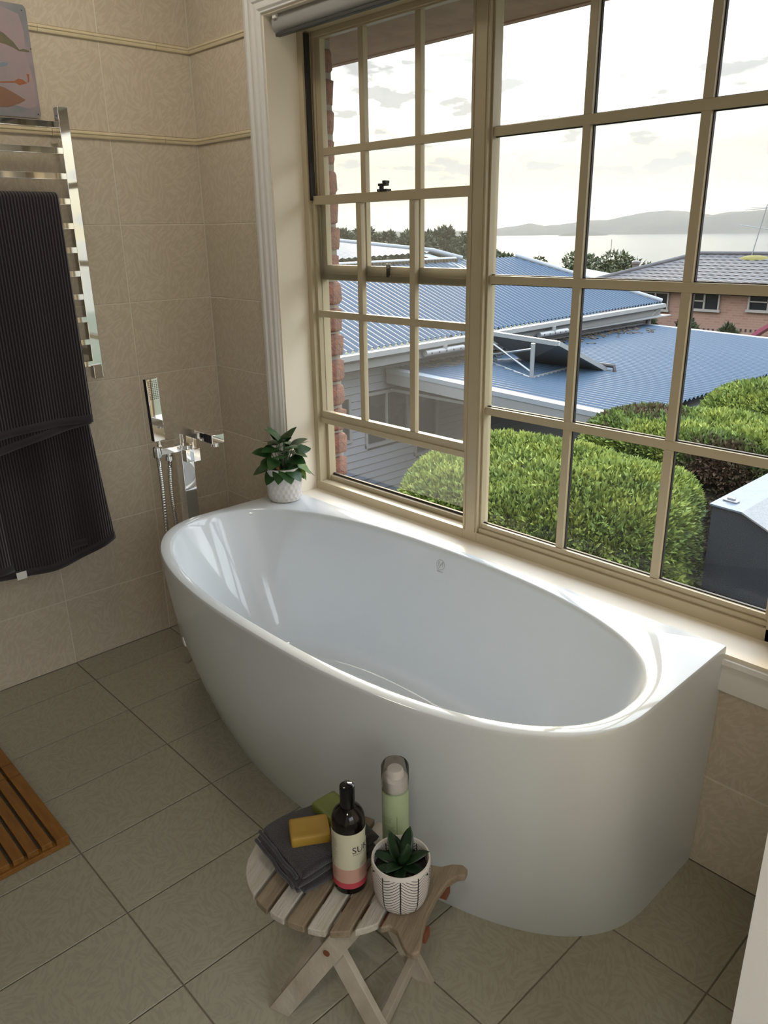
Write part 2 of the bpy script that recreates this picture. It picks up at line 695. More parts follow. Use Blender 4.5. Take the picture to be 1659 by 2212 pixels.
hl2 = thing('fill_lamp', 'added fill lamp, a round flush ceiling light in the hall outside the doorway, switched on', 'lamp', (2.80, -2.0, CEIL))  # unseen hall lamp, added to lift the floor and bath near the doorway
obj('base_ring', MB().lathe([(0.185, 0.0), (0.185, -0.018), (0.165, -0.026)], 40), 'trim_paint', hl2, smooth=40)
obj('dome', MB().lathe([(0.165, -0.02), (0.160, -0.035), (0.135, -0.060), (0.09, -0.078), (0.04, -0.086), (0.004, -0.088)], 40), 'hall_fill_glow', hl2, smooth=60)

# ------------------------------------------------------------------ window trim
rev = sempty('trim_1', 'cream painted lining boards and sill of the window recess', 'window lining')
obj('jamb_lining', MB().box(WX0 - 0.018, WX0, 0.0, REV, WZ0 - 0.018, WZ1 + 0.018), 'reveal_paint', rev)
obj('jamb_lining', MB().box(WX1, WX1 + 0.018, 0.0, REV, WZ0 - 0.018, WZ1 + 0.018), 'reveal_paint', rev)
obj('head_lining', MB().box(WX0, WX1, 0.0, REV, WZ1, WZ1 + 0.018), 'reveal_paint', rev)
obj('sill_board', MB().box(WX0, WX1, 0.0, REV, WZ0 - 0.018, WZ0), 'reveal_paint', rev)

arc = sempty('trim_2', 'white moulded architrave around the window', 'architrave')
AP = [(0, 0), (0, -0.016), (0.006, -0.020), (0.018, -0.020), (0.023, -0.014), (0.030, -0.018), (0.043, -0.017),
      (0.047, -0.011), (0.056, -0.014), (0.063, -0.013), (0.068, -0.007), (0.072, -0.007), (0.072, 0)]
# profile s from outer edge (0) to inner edge (0.072), depth y
AW = 0.072
ax0, az1 = WX0 - 0.006, WZ1 + 0.006
ring = []


def arch_piece(ends):
    rs = []
    for fn in ends:
        rs.append([Vector(fn(s, y)) for s, y in AP])
    return MB().rings(rs, True, True, True)


zb_ = WZ0 - 0.085
obj('side_moulding', arch_piece([lambda s, y: (ax0 - AW + s, y, zb_), lambda s, y: (ax0 - AW + s, y, az1 + AW - s)]), 'trim_paint', arc, smooth=40)
ax1 = WX1 + 0.006
obj('side_moulding', arch_piece([lambda s, y: (ax1 + AW - s, y, zb_), lambda s, y: (ax1 + AW - s, y, az1 + AW - s)]), 'trim_paint', arc, smooth=40)
obj('head_moulding', arch_piece([lambda s, y: (ax0 - AW + s, y, az1 + AW - s), lambda s, y: (ax1 + AW - s, y, az1 + AW - s)]), 'trim_paint', arc, smooth=40)
AP2 = [(0, 0), (0, -0.010), (0.010, -0.014), (0.022, -0.010), (0.030, -0.010), (0.060, -0.014), (0.072, -0.014), (0.076, 0)]
rs = [[Vector((x, y, WZ0 - 0.008 - s)) for s, y in AP2] for x in (ax0, ax1 + 0.02)]
obj('apron_moulding', MB().rings(rs, True, True, True), 'trim_paint', arc, smooth=40)

# ------------------------------------------------------------------ windows
FY = 0.118           # inner face of aluminium frame
FO = 0.176           # outer face
ZB = 0.585           # top of bottom frame member
MX0, MX1 = 1.094, 1.147


def hbar(mb, x0, x1, z0, z1, y0, y1):
    mb.box(x0, x1, y0, y1, z0, z1)


w1 = sempty('window_1', 'cream aluminium double-hung sash window with small panes, partly raised', 'window')
mb = MB()
mb.box(WX0, WX0 + 0.022, FY - 0.004, FO, WZ0, WZ1)
mb.box(WX0 + 0.022, WX0 + 0.034, FY + 0.03, FO, ZB, WZ1 - 0.02)
obj('frame_jamb', mb, 'cream_metal', w1, bevel=0.001)
mb = MB()
mb.box(WX0, MX0, FY - 0.006, FO, WZ0 - 0.002, ZB)
mb.box(WX0 + 0.022, MX0, FY + 0.034, FO, ZB, ZB + 0.015)
obj('frame_sill', mb, 'cream_metal', w1, bevel=0.001)
mb = MB()
mb.box(WX0, MX0, FY - 0.004, FO, WZ1 - 0.026, WZ1)
mb.box(WX0 + 0.022, MX0, FY + 0.028, FO, WZ1 - 0.040, WZ1 - 0.026)
obj('frame_head', mb, 'cream_metal', w1, bevel=0.001)
obj('track_seal', MB().box(WX0 + 0.022, WX0 + 0.030, FY + 0.004, FY + 0.020, 1.50, WZ1 - 0.03), 'black_rubber', w1)
obj('track_seal', MB().box(WX0 + 0.034, MX0, FO - .012, FO - .004, ZB + 0.015, ZB + 0.022), 'black_rubber', w1)
# dividing mullion
mb = MB()
mb.box(MX0, MX1, FY - 0.006, 0.160, WZ0, WZ1)
obj('mullion', mb, 'cream_metal', w1, bevel=0.0015)
mb = MB().box(MX0 + 0.006, MX0 + 0.010, FY - 0.0085, FY - 0.006, WZ0 + .03, WZ1 - .03).box(MX1 - 0.010, MX1 - 0.006, FY - 0.0085, FY - 0.006, WZ0 + .03, WZ1 - .03)
obj('mullion_bead', mb, 'cream_metal', w1)


def sash(name, x0, x1, z0, z1, y, rail_t, rail_b, stile, vx, hz, glassm, mw=0.021):
    s = bpy.data.objects.new(name, None)
    COL.objects.link(s)
    s.parent = w1
    d = 0.02
    obj('stile', MB().box(x0, x0 + stile, y, y + d, z0, z1), 'cream_metal', s, bevel=0.0012)
    obj('stile', MB().box(x1 - stile, x1, y, y + d, z0, z1), 'cream_metal', s, bevel=0.0012)
    obj('top_rail', MB().box(x0, x1, y - 0.001, y + d, z1 - rail_t, z1), 'cream_metal', s, bevel=0.0012)
    b = MB().box(x0, x1, y - 0.001, y + d, z0, z0 + rail_b)
    if rail_b > 0.035:
        b.box(x0, x1, y - 0.005, y - 0.001, z0 + 0.002, z0 + rail_b * 0.45)
    obj('bottom_rail', b, 'cream_metal', s, bevel=0.0012)
    xe = [x0 + stile] + vx + [x1 - stile]
    ze = [z0 + rail_b] + hz + [z1 - rail_t]
    for xv in vx:
        for a, bz in zip(ze[:-1], ze[1:]):
            lo = a if a == ze[0] else a + mw / 2
            hi = bz if bz == ze[-1] else bz - mw / 2
            obj('muntin', MB().box(xv - mw / 2, xv + mw / 2, y + 0.001, y + d - 0.002, lo, hi), 'cream_metal', s, bevel=0.001)
    for h in hz:
        obj('muntin', MB().box(x0 + stile, x1 - stile, y, y + d - 0.002, h - mw / 2, h + mw / 2), 'cream_metal', s, bevel=0.001)
    for a, bx in zip(xe[:-1], xe[1:]):
        for c, dz in zip(ze[:-1], ze[1:]):
            obj('pane', MB().add([(a, y + d * 0.6, c), (bx, y + d * 0.6, c), (bx, y + d * 0.6, dz), (a, y + d * 0.6, dz)], [(0, 1, 2, 3)]), glassm, s, fix=False)
    return s


sash('lower_sash', WX0 + 0.014, MX0 - 0.004, 0.792, 1.513, 0.130, 0.026, 0.042, 0.017, [0.648, 0.871], [1.157], 'dusty_glass')
sash('upper_sash', WX0 + 0.034, MX0, 1.262, 1.962, 0.153, 0.022, 0.046, 0.024, [0.648, 0.871], [1.637], 'dusty_glass')
lt = MB().box(0.735, 0.775, 0.126, 0.146, 1.513, 1.519).box(0.742, 0.752, 0.129, 0.139, 1.519, 1.527).box(0.738, 0.770, 0.128, 0.142, 1.527, 1.534).box(0.758, 0.770, 0.126, 0.144, 1.534, 1.541)
obj('latch', lt, 'black_rubber', w1, bevel=0.001)
obj('keeper', MB().box(0.749, 0.759, 0.146, 0.153, 1.278, 1.304).box(0.746, 0.762, 0.148, 0.153, 1.304, 1.316), mat('worn_steel', (0.16, 0.15, 0.14), 0.4, metal=0.8), w1, bevel=0.0008)
sc = MB().add([(WX0 + .044, 0.186, ZB + .03), (MX0, 0.186, ZB + .03), (MX0, 0.186, WZ1 - .04), (WX0 + .044, 0.186, WZ1 - .04)], [(0, 1, 2, 3)])
obj('insect_screen', sc, 'fly_screen', w1, fix=False)

w2 = sempty('window_2', 'wide cream aluminium fixed window divided into large panes over the bath', 'window')
X2a, X2b = MX1, 1.960
mb = MB()
mb.box(MX1, MX1 + 0.006, FY + 0.006, 0.155, ZB, WZ1 - 0.02)
mb.box(X2b - 0.010, X2b, FY + 0.006, FO, ZB, WZ1 - 0.02)
obj('frame_jamb', mb, 'cream_metal', w2, bevel=0.001)
mb = MB().box(MX1, WX1, FY - 0.006, FO, WZ0 - 0.002, ZB)
mb.box(MX1, X2b, FY + 0.002, 0.1445, ZB, ZB + 0.013).box(MX1, X2b, FY + 0.008, 0.1445, ZB + 0.013, ZB + 0.026)
obj('frame_sill', mb, 'cream_metal', w2, bevel=0.001)
obj('seal', MB().box(MX1 + .006, X2b - .010, 0.137, 0.1425, ZB + .026, ZB + .0285), 'black_rubber', w2)
obj('frame_head', MB().box(MX1, WX1, FY - 0.006, FO, WZ1 - 0.026, WZ1), 'cream_metal', w2, bevel=0.001)
obj('frame_jamb', MB().box(X2b, WX1, FY - 0.006, FO, WZ0, WZ1), 'cream_metal', w2, bevel=0.001)
vx = [1.415, 1.686]
hz = [0.940, 1.284, 1.630]
xe = [MX1 + 0.006] + vx + [X2b - 0.010]
ze = [ZB + 0.026] + hz + [WZ1 - 0.026]
mw = 0.021
for xv in vx:
    for a, b in zip(ze[:-1], ze[1:]):
        lo = a if a == ze[0] else a + mw / 2
        hi = b if b == ze[-1] else b - mw / 2
        obj('muntin', MB().box(xv - mw / 2, xv + mw / 2, 0.129, 0.150, lo, hi), 'cream_metal', w2, bevel=0.001)
        obj('seal', MB().box(xv - mw / 2 - .0022, xv + mw / 2 + .0022, 0.139, 0.147, lo, hi), 'black_rubber', w2)
for h in hz:
    obj('muntin', MB().box(MX1 + 0.006, X2b - 0.010, 0.1285, 0.150, h - mw / 2, h + mw / 2), 'cream_metal', w2, bevel=0.001)
    obj('seal', MB().box(MX1 + 0.006, X2b - 0.010, 0.139, 0.147, h - mw / 2 - .0022, h + mw / 2 + .0022), 'black_rubber', w2)
for a, b in zip(xe[:-1], xe[1:]):
    for c, d in zip(ze[:-1], ze[1:]):
        obj('pane', MB().add([(a, 0.143, c), (b, 0.143, c), (b, 0.143, d), (a, 0.143, d)], [(0, 1, 2, 3)]), 'clear_glass', w2, fix=False)

# outside: brick leaf, eave
mat('brick_red', (0.26, 0.105, 0.066), 0.85, var=(0.17, 0.075, 0.052), vscale=45, bump=0.8, bscale=120)
mat('mortar', (0.28, 0.25, 0.21), 0.95)
mat('soffit', (0.23, 0.16, 0.12), 0.8, var=(0.28, 0.20, 0.15), vscale=12)
bw = sempty('wall_outside', 'red clay brick outer wall seen edge-on past the sash window', 'brick wall')
mb = MB().box(-0.75, 0.322, 0.215, 0.318, -3.0, 2.30).box(-0.75, 2.70, 0.215, 0.318, -3.0, 0.53).box(2.10, 2.70, 0.215, 0.318, 0.53, 2.30)
obj('mortar_bed', mb, 'mortar', bw)
BRK = []
for k in range(4):
    m_ = MB()
    r_ = random.Random(k)
    m_.box(-0.115, 0.115, -0.055, 0.055, -0.038, 0.038)
    me = m_.mesh('brick')
    bm = bmesh.new()
    bm.from_mesh(me)
    bmesh.ops.bevel(bm, geom=bm.edges[:], offset=0.015, segments=2, affect='EDGES', profile=0.6)
    for v in bm.verts:
        v.co += Vector((r_.uniform(-1, 1), r_.uniform(-1, 1), r_.uniform(-1, 1))) * 0.0045
    bm.to_mesh(me)
    bm.free()
    me.materials.append(MATS['brick_red'])
    me.polygons.foreach_set('use_smooth', [True] * len(me.polygons))
    BRK.append(me)
n = 0
for c in range(21):
    z = 0.49 + c * 0.0895
    for s in range(2):
        x = 0.338 - 0.115 - (0.0 if c % 2 else 0.0) - s * 0.24 + random.uniform(-.004, .004)
        o = link('brick', BRK[(c * 3 + s) % 4], None, bw, (x + (z - 1.2) * -0.012, 0.268, z))
        o.rotation_euler = (0, random.uniform(-.02, .02), random.uniform(-.02, .02))
eave_e = on(1030, 62, 1, 0.80)
ev = obj('eave', MB().box(-1.5, 3.6, 0.20, 0.80, eave_e.z, eave_e.z + 0.02).box(-1.5, 3.6, 0.80, 0.83, eave_e.z - 0.004, eave_e.z + 0.2), 'soffit')
struct(ev, 'brown eave soffit above the window outside', 'eave')
struct(obj('roof_over', MB().add([(-1.5, 0.85, eave_e.z + .2), (4.0, 0.85, eave_e.z + .2), (4.0, -3.0, 3.6), (-1.5, -3.0, 3.6)], [(0, 1, 2, 3)]).box(-1.5, 4.0, -3.0, -2.9, 2.6, 3.6), 'soffit', fix=False), 'tiled roof over the bathroom', 'roof')
# ------------------------------------------------------------------ bath
TH = 0.576
TC = 1.17
tub = thing('bathtub', 'white glossy acrylic back-to-wall bath under the window', 'bathtub', (TC, -0.33, 0.0))


def superpt(cx, cy, a, b, n, th):
    c, s_ = math.cos(th), math.sin(th)
    return (cx + a * math.copysign(abs(c) ** (2 / n), c), cy + b * math.copysign(abs(s_) ** (2 / n), s_))


NB, NS, NF = 24, 14, 72


def tub_outer(ins, z, zt):
    """plan outline at a height; ins 0 = rim, 1 = foot"""
    e = ins
    a = 0.757 - 0.012 * e
    yb = -0.002
    yc = -0.33 + 0.14 * e
    b = 0.347 - 0.018 * e - 0.0 * e
    # foot is narrower towards the front
    front = -(0.677 - 0.127 * e)
    b = -(front - yc)
    pts = []
    ac = a + 0.004 * (1 - e)
    for i in range(NB):
        t = i / NB
        pts.append((-a + 2 * a * t, yb))
    for i in range(NS):
        t = i / NS
        pts.append((a + (ac - a) * t, yb + (yc - yb) * t))
    for i in range(NF):
        th = -PI * i / NF
        x, y = superpt(0, yc, ac, b, 2.45, th)
        pts.append((x, y))
    for i in range(NS):
        t = i / NS
        pts.append((-ac + (ac - a) * t, yc + (yb - yc) * t))
    return [Vector((x, y + 0.33, z)) for x, y in pts]


def tub_inner(sc_a, sc_b, z, sh=0.0):
    o = tub_outer(0, z, 0)
    pts = []
    for p in o:
        dx, dy = p.x, p.y - 0.33 + 0.338
        th = math.atan2(dy / 0.33, dx / 0.73)
        c, s_ = math.cos(th), math.sin(th)
        n = 2.4
        r = (abs(c) ** n + abs(s_) ** n) ** (-1 / n)
        pts.append(Vector((0.727 * sc_a * r * c, -0.338 + 0.33 + 0.313 * sc_b * r * s_ + sh, z)))
    return pts


rs = []
for z in (0.0, 0.004, 0.02, 0.05, 0.09, 0.14, 0.20, 0.27, 0.34, 0.41, 0.48, 0.53, 0.565):
    e = (1 - z / TH) ** 1.75
    rs.append(tub_outer(e, z, TH))
c_ = 0.004
k0 = tub_outer(0.0, TH - 0.001, TH)


def shrink(r, d):
    q = []
    for p in r:
        v = Vector((p.x, p.y - 0.0, 0))
        l = v.length
        q.append(Vector((p.x * (1 - d / l), p.y * (1 - d / l), p.z)))
    return q


rs.append([Vector((p.x, p.y, TH - 0.004)) for p in k0])
rs.append([Vector((p.x, p.y, TH - 0.0012)) for p in shrink(k0, 0.0015)])
rs.append([Vector((p.x, p.y, TH)) for p in shrink(k0, 0.005)])
rs.append([p for p in tub_inner(1.004, 1.008, TH)])
rs.append([p for p in tub_inner(0.998, 0.996, TH - 0.0015)])
rs.append([p for p in tub_inner(0.993, 0.984, TH - 0.006)])
ZB_ = 0.135
for t in np.linspace(0.04, 1, 15):
    z = (TH - 0.006) - (TH - 0.006 - ZB_ - 0.075) * t
    rs.append(tub_inner(0.993 - 0.245 * t ** 1.05, 0.984 - 0.185 * t ** 1.1, z))
for t in np.linspace(0.15, 1, 8):
    a = t * PI / 2
    rs.append(tub_inner(0.748 - 0.125 * (1 - math.cos(a)), 0.799 - 0.27 * (1 - math.cos(a)), ZB_ + 0.075 * (1 - math.sin(a))))
for t in (0.75, 0.5, 0.25, 0.03):
    rs.append(tub_inner(0.623 * t, 0.529 * t, ZB_ - 0.004 * (1 - t)))
obj('shell', MB().rings(rs, True, True, True), 'acrylic', tub, smooth=38)
obj('waste', MB().lathe([(0.0, 0.0), (0.034, 0.0), (0.034, 0.004), (0.028, 0.007), (0.0, 0.007)], 32, Matrix.Translation((0, -0.01, ZB_ - 0.004)), False, False), 'chrome', tub, smooth=40)
# printed maker's mark on the inside of the back wall
lp = on(948, 1212, 1, -0.043)
lx, lz = lp.x - TC, 0.530


def back_y(x, z):
    """local y of the basin's back wall"""
    t = (TH - 0.006 - z) / (TH - 0.006 - ZB_ - 0.075)
    sb = 0.984 - 0.185 * max(t, 0) ** 1.1
    sa = 0.993 - 0.245 * max(t, 0) ** 1.05
    q = min(0.999, abs(x) / (0.727 * sa))
    return -0.008 + 0.313 * sb * (1 - q ** 2.4) ** (1 / 2.4)


def stick(vs, fs, m, name, parent, off=-0.0007):
    return obj(name, MB().add([(lx + x, back_y(lx + x, lz + z) + off, lz + z) for x, z, *_ in vs], fs), m, parent, fix=False)


mk = MB()
n = 40
vs = []
for r in (0.0150, 0.0142):
    vs += [(r * math.cos(2 * PI * i / n), r * math.sin(2 * PI * i / n)) for i in range(n)]
fs = [(i, (i + 1) % n, n + (i + 1) % n, n + i) for i in range(n)]


def stroke(x0, z0, x1, z1, w):
    d = Vector((x1 - x0, z1 - z0)).normalized()
    nx, nz = -d.y * w / 2, d.x * w / 2
    o = len(vs)
    vs.extend([(x0 + nx, z0 + nz), (x1 + nx, z1 + nz), (x1 - nx, z1 - nz), (x0 - nx, z0 - nz)])
    fs.append((o, o + 1, o + 2, o + 3))


stroke(-0.0075, -0.0065, -0.0075, 0.0085, 0.0008)
stroke(-0.0075, 0.0085, 0.0, -0.0030, 0.0009)
stroke(0.0085, 0.0105, -0.0050, -0.0105, 0.0013)
stroke(0.0070, 0.0070, 0.0070, -0.0065, 0.0008)
tv, tf = text_polys('MARELLA', 0.0052)
o_ = len(vs)
vs += [(x, y - 0.0215) for x, y, z in tv]
fs += [tuple(i + o_ for i in f_) for f_ in tf]
stick(vs, fs, 'logo_grey', 'printed_mark', tub)['label'] = 'small grey round maker mark with an M printed inside the bath'

# ------------------------------------------------------------------ bath mixer
mx = thing('bath_mixer', 'chrome floor-standing bath mixer with hand shower at the end of the bath', 'bath tap', (0.27, -0.311, 0.0))
obj('base_plate', MB().box(-0.045, 0.045, -0.045, 0.045, 0, 0.008), 'chrome', mx, bevel=0.002)
obj('column', MB().box(-0.021, 0.020, -0.021, 0.021, 0.008, 0.812), 'chrome', mx, bevel=0.0012)
sp = obj('spout', MB().box(-0.021, 0.215, -0.021, 0.021, 0.812, 0.839), 'chrome', mx, bevel=0.0012)
obj('aerator', MB().lathe([(0.0115, 0.800), (0.0115, 0.812)], 24, Matrix.Translation((0.196, 0, 0))), 'chrome', sp, smooth=40)
vb = obj('valve_body', MB().box(0.020, 0.048, -0.020, 0.021, 0.722, 0.764), 'chrome', mx, bevel=0.0015)
obj('valve_collar', MB().lathe([(0.0155, 0.0), (0.0155, 0.016)], 24, Matrix.Translation((0.028, -0.004, 0.758))), 'chrome', mx, smooth=40)
lv = obj('lever', MB().box(0.046, 0.060, 0.000, 0.024, 0.722, 0.764), 'chrome', mx, bevel=0.0015)
obj('lever_pin', MB().box(0.048, 0.057, 0.004, 0.016, 0.764, 0.802), 'chrome', lv, bevel=0.001)
obj('holder_arm', MB().box(-0.004, 0.0195, -0.100, -0.020, 0.754, 0.775), 'chrome', mx, bevel=0.0012)
obj('holder_cradle', MB().lathe([(0.0135, 0.748), (0.0145, 0.752), (0.0145, 0.780), (0.011, 0.784)], 20, Matrix.Translation((0.008, -0.097, 0))), 'chrome', mx, smooth=40)
obj('diverter_outlet', MB().lathe([(0.008, 0.728), (0.0125, 0.732), (0.0125, 0.745), (0.009, 0.749), (0.009, 0.756)], 20, Matrix.Translation((0.010, -0.060, 0))), 'chrome', mx, smooth=40)
Mh = Matrix.Translation((0.012, -0.090, 0.802)) @ Matrix.Rotation(math.radians(1.5), 4, 'X')
hs = obj('hand_shower', MB().box(-0.009, 0.011, -0.020, 0.018, 0.0, 0.196, Mh), 'chrome', mx, bevel=0.0015)
obj('shower_neck', MB().lathe([(0.0095, -0.020), (0.0065, -0.012), (0.0075, 0.001)], 16, Mh), 'chrome', hs, smooth=50)
nz = MB()
for i in range(11):
    for j in range(5):
        nz.lathe([(0.0016, 0.0), (0.0012, 0.0012)], 6, Mh @ Matrix.Translation((0.011, -0.0125 + j * 0.0062, 0.133 + i * 0.0054)) @ Matrix.Rotation(PI / 2, 4, 'Y'))
obj('nozzles', nz, 'black_rubber', hs)
pts = []
ctl = [(0.008, -0.097, 0.750), (0.010, -0.0955, 0.66), (0.016, -0.100, 0.52), (0.022, -0.103, 0.35), (0.022, -0.098, 0.18), (0.018, -0.083, 0.085),
       (0.014, -0.070, 0.085), (0.012, -0.060, 0.18), (0.014, -0.056, 0.36), (0.014, -0.063, 0.52), (0.012, -0.067, 0.63), (0.010, -0.060, 0.73)]


def catmull(c, m):
    P = [Vector(c[0])] + [Vector(q) for q in c] + [Vector(c[-1])]
    out = []
    for i in range(1, len(P) - 2):
        for k in range(m):
            t = k / m
            a, b, d, e = P[i - 1], P[i], P[i + 1], P[i + 2]
            out.append(0.5 * ((2 * b) + (d - a) * t + (2 * a - 5 * b + 4 * d - e) * t * t + (3 * b - a - 3 * d + e) * t ** 3))
    out.append(P[-2])
    return out


hp = catmull(ctl, 48)
obj('hose', MB().tube(hp, [0.0066 + 0.0008 * (i % 3 - 1) for i in range(len(hp))], 10), 'hose_metal', mx, smooth=60)

# ------------------------------------------------------------------ plant in dimpled pot
mat('white_ceramic', (0.66, 0.63, 0.61), 0.35)
mat('soil', (0.014, 0.010, 0.007), 0.95, var=(0.032, 0.022, 0.015), vscale=60, bump=0.8, bscale=160)
mat('leaf_dark', (0.018, 0.058, 0.014), 0.28, var=(0.04, 0.10, 0.03), vscale=22)
mat('leaf_lime', (0.16, 0.26, 0.03), 0.4, var=(0.10, 0.20, 0.02), vscale=25)
mat('dry_stem', (0.28, 0.13, 0.05), 0.7)
pc = on(616, 1074, 2, TH)
plant = thing('potted_plant', 'leafy green plant in a white dimpled pot on the corner of the bath', 'potted plant', (0.478, -0.073, TH))
PR, PH = 0.0575, 0.112
nn, nh = 120, 46
vs = []
for j in range(nh + 1):
    z = PH * j / nh
    for i in range(nn):
        a = 2 * PI * i / nn
        r = PR * (0.93 + 0.07 * min(1, z / 0.05))
        if z < 0.008:
            r -= 0.008 * (1 - math.sqrt(max(0, 1 - (1 - z / 0.008) ** 2)))
        # hexagonal lattice of round dimples
        if 0.008 < z < 0.088:
            cols = 20
            best = 1e9
            row = round((z - 0.008) / 0.0155)
            for rr in (row - 1, row, row + 1):
                zc = 0.008 + rr * 0.0155
                off = 0.5 * (rr % 2)
                kx = a / (2 * PI) * cols - off
                da = (kx - round(kx)) * 2 * PI / cols * PR
                best = min(best, math.hypot(da, z - zc))
            r -= 0.0028 * max(0.0, 1 - (best / 0.0088) ** 2) - 0.0008
        vs.append((r * math.cos(a), r * math.sin(a), z))
fs = [(j * nn + i, j * nn + (i + 1) % nn, (j + 1) * nn + (i + 1) % nn, (j + 1) * nn + i) for j in range(nh) for i in range(nn)]
fs.append(tuple(range(nn - 1, -1, -1)))
mbp = MB().add(vs, fs)
o_ = nh * nn
mbp.rings([[Vector((r * math.cos(2 * PI * i / nn), r * math.sin(2 * PI * i / nn), z)) for i in range(nn)] for r, z in ((PR, PH), (PR - 0.001, PH + 0.0015), (PR - 0.004, PH + 0.001), (PR - 0.005, PH - 0.02))])
obj('pot', mbp, 'white_ceramic', plant, smooth=60)
obj('soil', MB().lathe([(0.0535, PH - 0.02), (0.03, PH - 0.014), (0.002, PH - 0.012)], 24, None, True, True), 'soil', plant, smooth=60)


def leaf_mesh(name, L_, W_, m, curl=0.25, fold=0.18, nl=7, heart=True):
    vs, fs = [], []
    for i in range(nl + 1):
        t = i / nl
        w = W_ * (abs(math.sin(PI * min(1, t * 1.0) ** 0.58)) ** 0.72 if heart else math.sin(PI * t ** 0.75)) if 0 < t < 1 else 0.0006
        x = L_ * t
        z = -curl * L_ * t * t
        for s_ in (-1, -0.5, 0, 0.5, 1):
            vs.append((x, s_ * w, z + fold * abs(s_) * w - 0.15 * abs(s_) ** 2 * w))
    for i in range(nl):
        for k in range(4):
            a = i * 5 + k
            fs.append((a, a + 1, a + 6, a + 5))
    me = MB().add(vs, fs).mesh(name)
    me.polygons.foreach_set('use_smooth', [True] * len(me.polygons))
    me.materials.append(MATS[m])
    return me


LF = [leaf_mesh('leaf', 0.060, 0.0270, 'leaf_dark'), leaf_mesh('leaf', 0.050, 0.0235, 'leaf_dark', 0.4), leaf_mesh('leaf', 0.066, 0.0285, 'leaf_dark', 0.15)]
LL = leaf_mesh('leaf', 0.050, 0.016, 'leaf_lime', 0.5)
r_ = random.Random(3)
stem = MB()
leafs = []
# (azimuth deg, height above soil, radius out, pitch deg up)
spec = []
for i in range(12):
    spec.append((i * 30 + r_.uniform(-12, 12), 0.012 + r_.uniform(0, .014), 0.038 + r_.uniform(-.004, .012), -28 + r_.uniform(-14, 10)))
for i in range(13):
    spec.append((i * 27.7 + 20 + r_.uniform(-12, 12), 0.042 + r_.uniform(0, .020), 0.032 + r_.uniform(-.006, .014), -2 + r_.uniform(-14, 18)))
for i in range(11):
    spec.append((i * 33 + 8 + r_.uniform(-12, 12), 0.070 + r_.uniform(0, .022), 0.020 + r_.uniform(-.006, .014), 18 + r_.uniform(-16, 22)))
for i in range(5):
    spec.append((i * 72 + 50 + r_.uniform(-20, 20), 0.094 + r_.uniform(0, .012), 0.010, 55 + r_.uniform(-12, 12)))
for i, (a, h, rad, pt) in enumerate(spec):
    A = math.radians(a)
    b = Vector((rad * math.cos(A), rad * math.sin(A), PH - 0.014 + h))
    o = link('leaf', LF[i % 3], None, plant, b)
    o.rotation_euler = Euler((r_.uniform(-.45, .45), -math.radians(pt), A + r_.uniform(-.3, .3)), 'XYZ')
    stem.tube([(0.4 * b.x, 0.4 * b.y, PH - 0.016), (0.7 * b.x, 0.7 * b.y, (PH - 0.016 + b.z) / 2 + .005), b], 0.0011, 5)
for a, h, rad, pt in ((28, 0.022, 0.052, -18), (36, 0.008, 0.05, -40)):
    A = math.radians(a)
    b = Vector((rad * math.cos(A), rad * math.sin(A), PH - 0.006 + h))
    o = link('leaf', LL, None, plant, b)
    o['label'] = 'yellow green leaf'
    o.rotation_euler = Euler((0.3, -math.radians(pt), A), 'XYZ')
    stem.tube([(0.3 * b.x, 0.3 * b.y, PH - 0.016), b], 0.0011, 5)
obj('stems', stem, 'leaf_dark', plant, smooth=60)
for a in (150, 205, 260, 300):
    A = math.radians(a)
    dl = MB().tube([(0.03 * math.cos(A), 0.03 * math.sin(A), PH - 0.015), (0.048 * math.cos(A), 0.048 * math.sin(A), PH + 0.010), (0.060 * math.cos(A + .2), 0.060 * math.sin(A + .2), PH + 0.004)], [0.004, 0.006, 0.001], 6)
    obj('dry_husk', dl, 'dry_stem', plant, smooth=60)

# ------------------------------------------------------------------ towel rail, towel, print
rail = thing('towel_rail', 'polished chrome ladder towel rail on the tiled wall', 'towel rail', (0.0, -0.80, 0.985))
obj('post', MB().box(0.062, 0.090, -0.494, -0.464, 0.985, 1.750), 'chrome', rail, bevel=0.0015, world=True)
obj('post', MB().box(0.062, 0.090, -1.124, -1.094, 0.985, 1.750), 'chrome', rail, bevel=0.0015, world=True)
BZ = [1.703 - 0.0671 * k for k in range(11)]
for z in BZ:
    obj('bar', MB().box(0.074, 0.091, -1.095, -0.493, z - 0.0088, z + 0.0088), 'chrome', rail, bevel=0.0012, world=True)
for z in (1.672, 1.065):
    for y in (-0.489, -1.119):
        obj('bracket', MB().box(0.0, 0.063, y, y + 0.020, z - 0.012, z + 0.012), 'chrome', rail, bevel=0.001, world=True)


